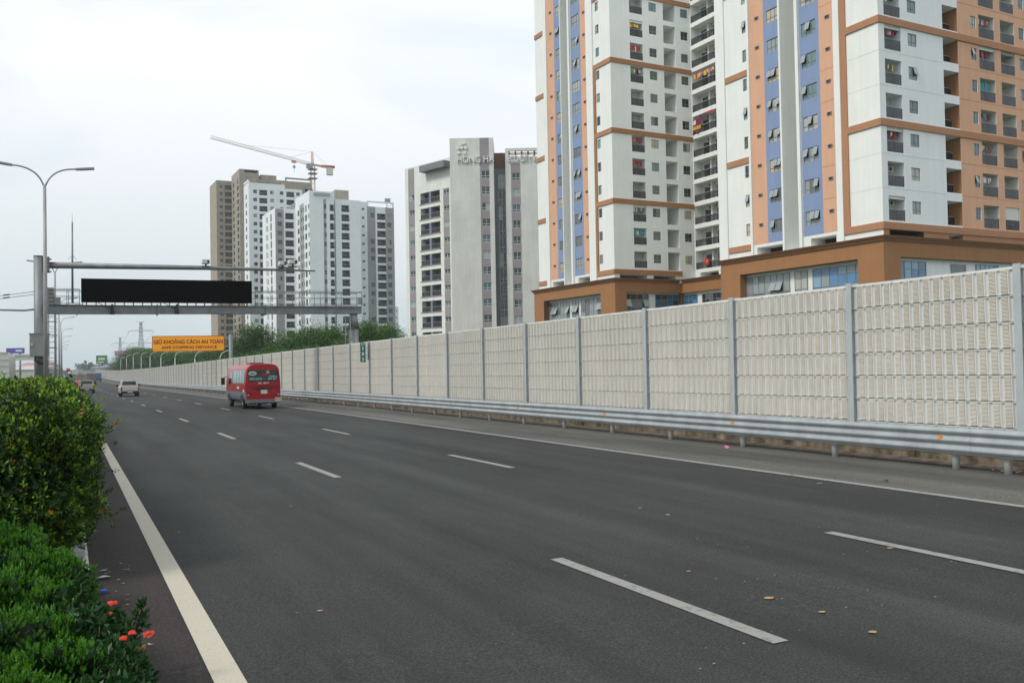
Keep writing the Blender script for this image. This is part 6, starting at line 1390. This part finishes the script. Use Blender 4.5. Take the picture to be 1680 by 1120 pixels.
for i, (px, py, Z, w, h, mt_, lb_) in enumerate(((167, 604, 700, 9, 9, M_slate, 'hazy dark grey building under the green board'), (177, 603, 760, 7, 10, M_mw, 'hazy pale building right of the green board'), (52, 598.5, 420, 7, 3, P_rd, 'red roofed shed on the opposite side beside the cabinet'), (40, 604, 350, 8, 3, M_pale, 'pale low building on the opposite side behind the hedge'))):
    t = atZ(px, py-4, Z); r = thing('building', lb_, 'building', (t.x, t.y, -4), -YAW); m = MB(); H = t.z+4; m.box((-w, 0, 0), (w, 14, H*.8), M_mw if mt_ is P_rd else mt_); m.build('wall', r); m = MB(); m.poly([(-w-.4, -.4, H*.8+.01), (w+.4, -.4, H*.8+.01), (w*.9, 7, H), (-w*.9, 7, H)], mt_); m.poly([(-w-.4, 14.4, H*.8+.01), (w+.4, 14.4, H*.8+.01), (w*.9, 7, H), (-w*.9, 7, H)], mt_); m.poly([(-w-.4, -.4, H*.8+.01), (-w-.4, 14.4, H*.8+.01), (-w*.9, 7, H)], mt_); m.poly([(w+.4, -.4, H*.8+.01), (w+.4, 14.4, H*.8+.01), (w*.9, 7, H)], mt_); m.build('roof', r)
# ---- litter
m = MB(); R = rng(8); LM = [mat('litter_pale', (.45, .42, .36), .8), mat('litter_brown', (.16, .10, .05), .9), mat('litter_ochre', (.36, .22, .09), .9), mat('litter_dark', (.03, .028, .025), .9), mat('stone', (.24, .22, .19), .9)]
def flat(x, y, s, mt_):
    a = R.uniform(0, 6.28); k_ = 9; z = zr(y)+.012; pts = [Vector((x+s*R.uniform(.7, 1.15)*math.cos(a+i*6.283/k_)*1.25, y+s*R.uniform(.7, 1.15)*math.sin(a+i*6.283/k_)*.9, z)) for i in range(k_)]; m.poly(pts, mt_)
def bit(x, y, s, mt_, z0=0.):
    a = R.uniform(0, 6.28); k_ = R.randint(5, 7); z = zr(y)+.016+z0; pts = []
    for i in range(k_): t = a+i*6.283/k_; q = s*R.uniform(.55, 1.1); pts.append(Vector((x+q*math.cos(t)*1.3, y+q*math.sin(t)*.8, z+R.uniform(0, s*.5))))
    m.poly(pts, mt_); c = Vector((x, y, z+s*.35)); 
    for i in range(k_): m.poly([pts[i], pts[(i+1) % k_], c], mt_)
for i in range(1500): yv = 8+R.random()**1.6*70; bit(15.33+R.gauss(0, .16)+(.12 if R.random() < .3 else 0), yv, R.uniform(.004, .022), R.choice(LM+[LM[1], LM[4], LM[4], LM[4], LM[4]]))
for i in range(150): bit(R.uniform(14.9, 15.6), 9.3+R.gauss(0, .8), R.uniform(.02, .05), R.choice([LM[1], LM[2], LM[2], LM[3]]), R.uniform(0, .06))
for i in range(170): yv = 3.5+R.random()*30; bit(R.uniform(.3, 13.5), yv, R.uniform(.004, .012), R.choice([LM[0], LM[4], LM[3]]))
for i in range(60): bit(R.uniform(.22, .6), R.uniform(6.5, 11), R.uniform(.006, .02), R.choice(LM))
for i in range(46):
    p = gnd(R.gauss(1290, 130), R.gauss(965, 65)); flat(p.x, p.y, R.uniform(.004, .011), LM[R.choice((2, 2, 0, 4))])
for px, py, s, mt_ in ((1262, 982, .04, 2), (1432, 1038, .032, 2), (1388, 830, .03, 3), (1095, 847, .04, 0), (1232, 690, .03, 0), (1460, 900, .035, 2), (1348, 1005, .03, 2), (1130, 938, .02, 2), (525, 1003, .025, 2), (170, 950, .07, 0), (172, 938, .04, 0), (1300, 780, .05, 1), (1050, 834, .03, 2), (1345, 795, .05, 4), (1455, 790, .06, 3)): p = gnd(px, py); (flat if mt_ == 2 or s < .035 else bit)(p.x, p.y, s, LM[mt_])
o = m.build('litter'); tag(o, 'scattered stones, dry leaves and litter on the road and along the rail', 'litter', kind='stuff')
p = gnd(1195, 736); m = MB(); m.M = Matrix.Translation((p.x, p.y, p.z+.02)) @ Matrix.Rotation(.5, 4, 'X') @ Matrix.Rotation(.3, 4, 'Z'); m.box((-.06, 0, 0), (.06, .10, .004), CLOTH[2]); o = m.build('paper'); tag(o, 'pink scrap of paper lying by the guardrail posts', 'paper scrap')
p = gnd(166, 948); m = MB(Matrix.Translation((.30, 9.6, zr(9.6)+.02))); m.box((-.03, -.03, 0), (.03, .03, .02), CLOTH[4]); o = m.build('bottle_cap'); tag(o, 'blue bottle cap in the gutter by the white kerb', 'bottle cap')
# ================================================================ HAZE
hz_ = MB(); hz_.box((-1500, -60, -12), (1500, 1700, 130), M_void); ho = hz_.build('haze', kind='stuff'); ho['label'] = 'thin pale haze over the whole scene'; ho['category'] = 'haze'
HM = bpy.data.materials.new('haze'); HM.use_nodes = True; t = HM.node_tree; t.nodes.clear(); po = t.nodes.new('ShaderNodeOutputMaterial'); pv = t.nodes.new('ShaderNodeVolumePrincipled')
pv.inputs['Color'].default_value = (.84, .93, .96, 1); pv.inputs['Density'].default_value = .00023; pv.inputs['Anisotropy'].default_value = 0; t.links.new(pv.outputs[0], po.inputs['Volume'])
ho.data.materials.clear(); ho.data.materials.append(HM)
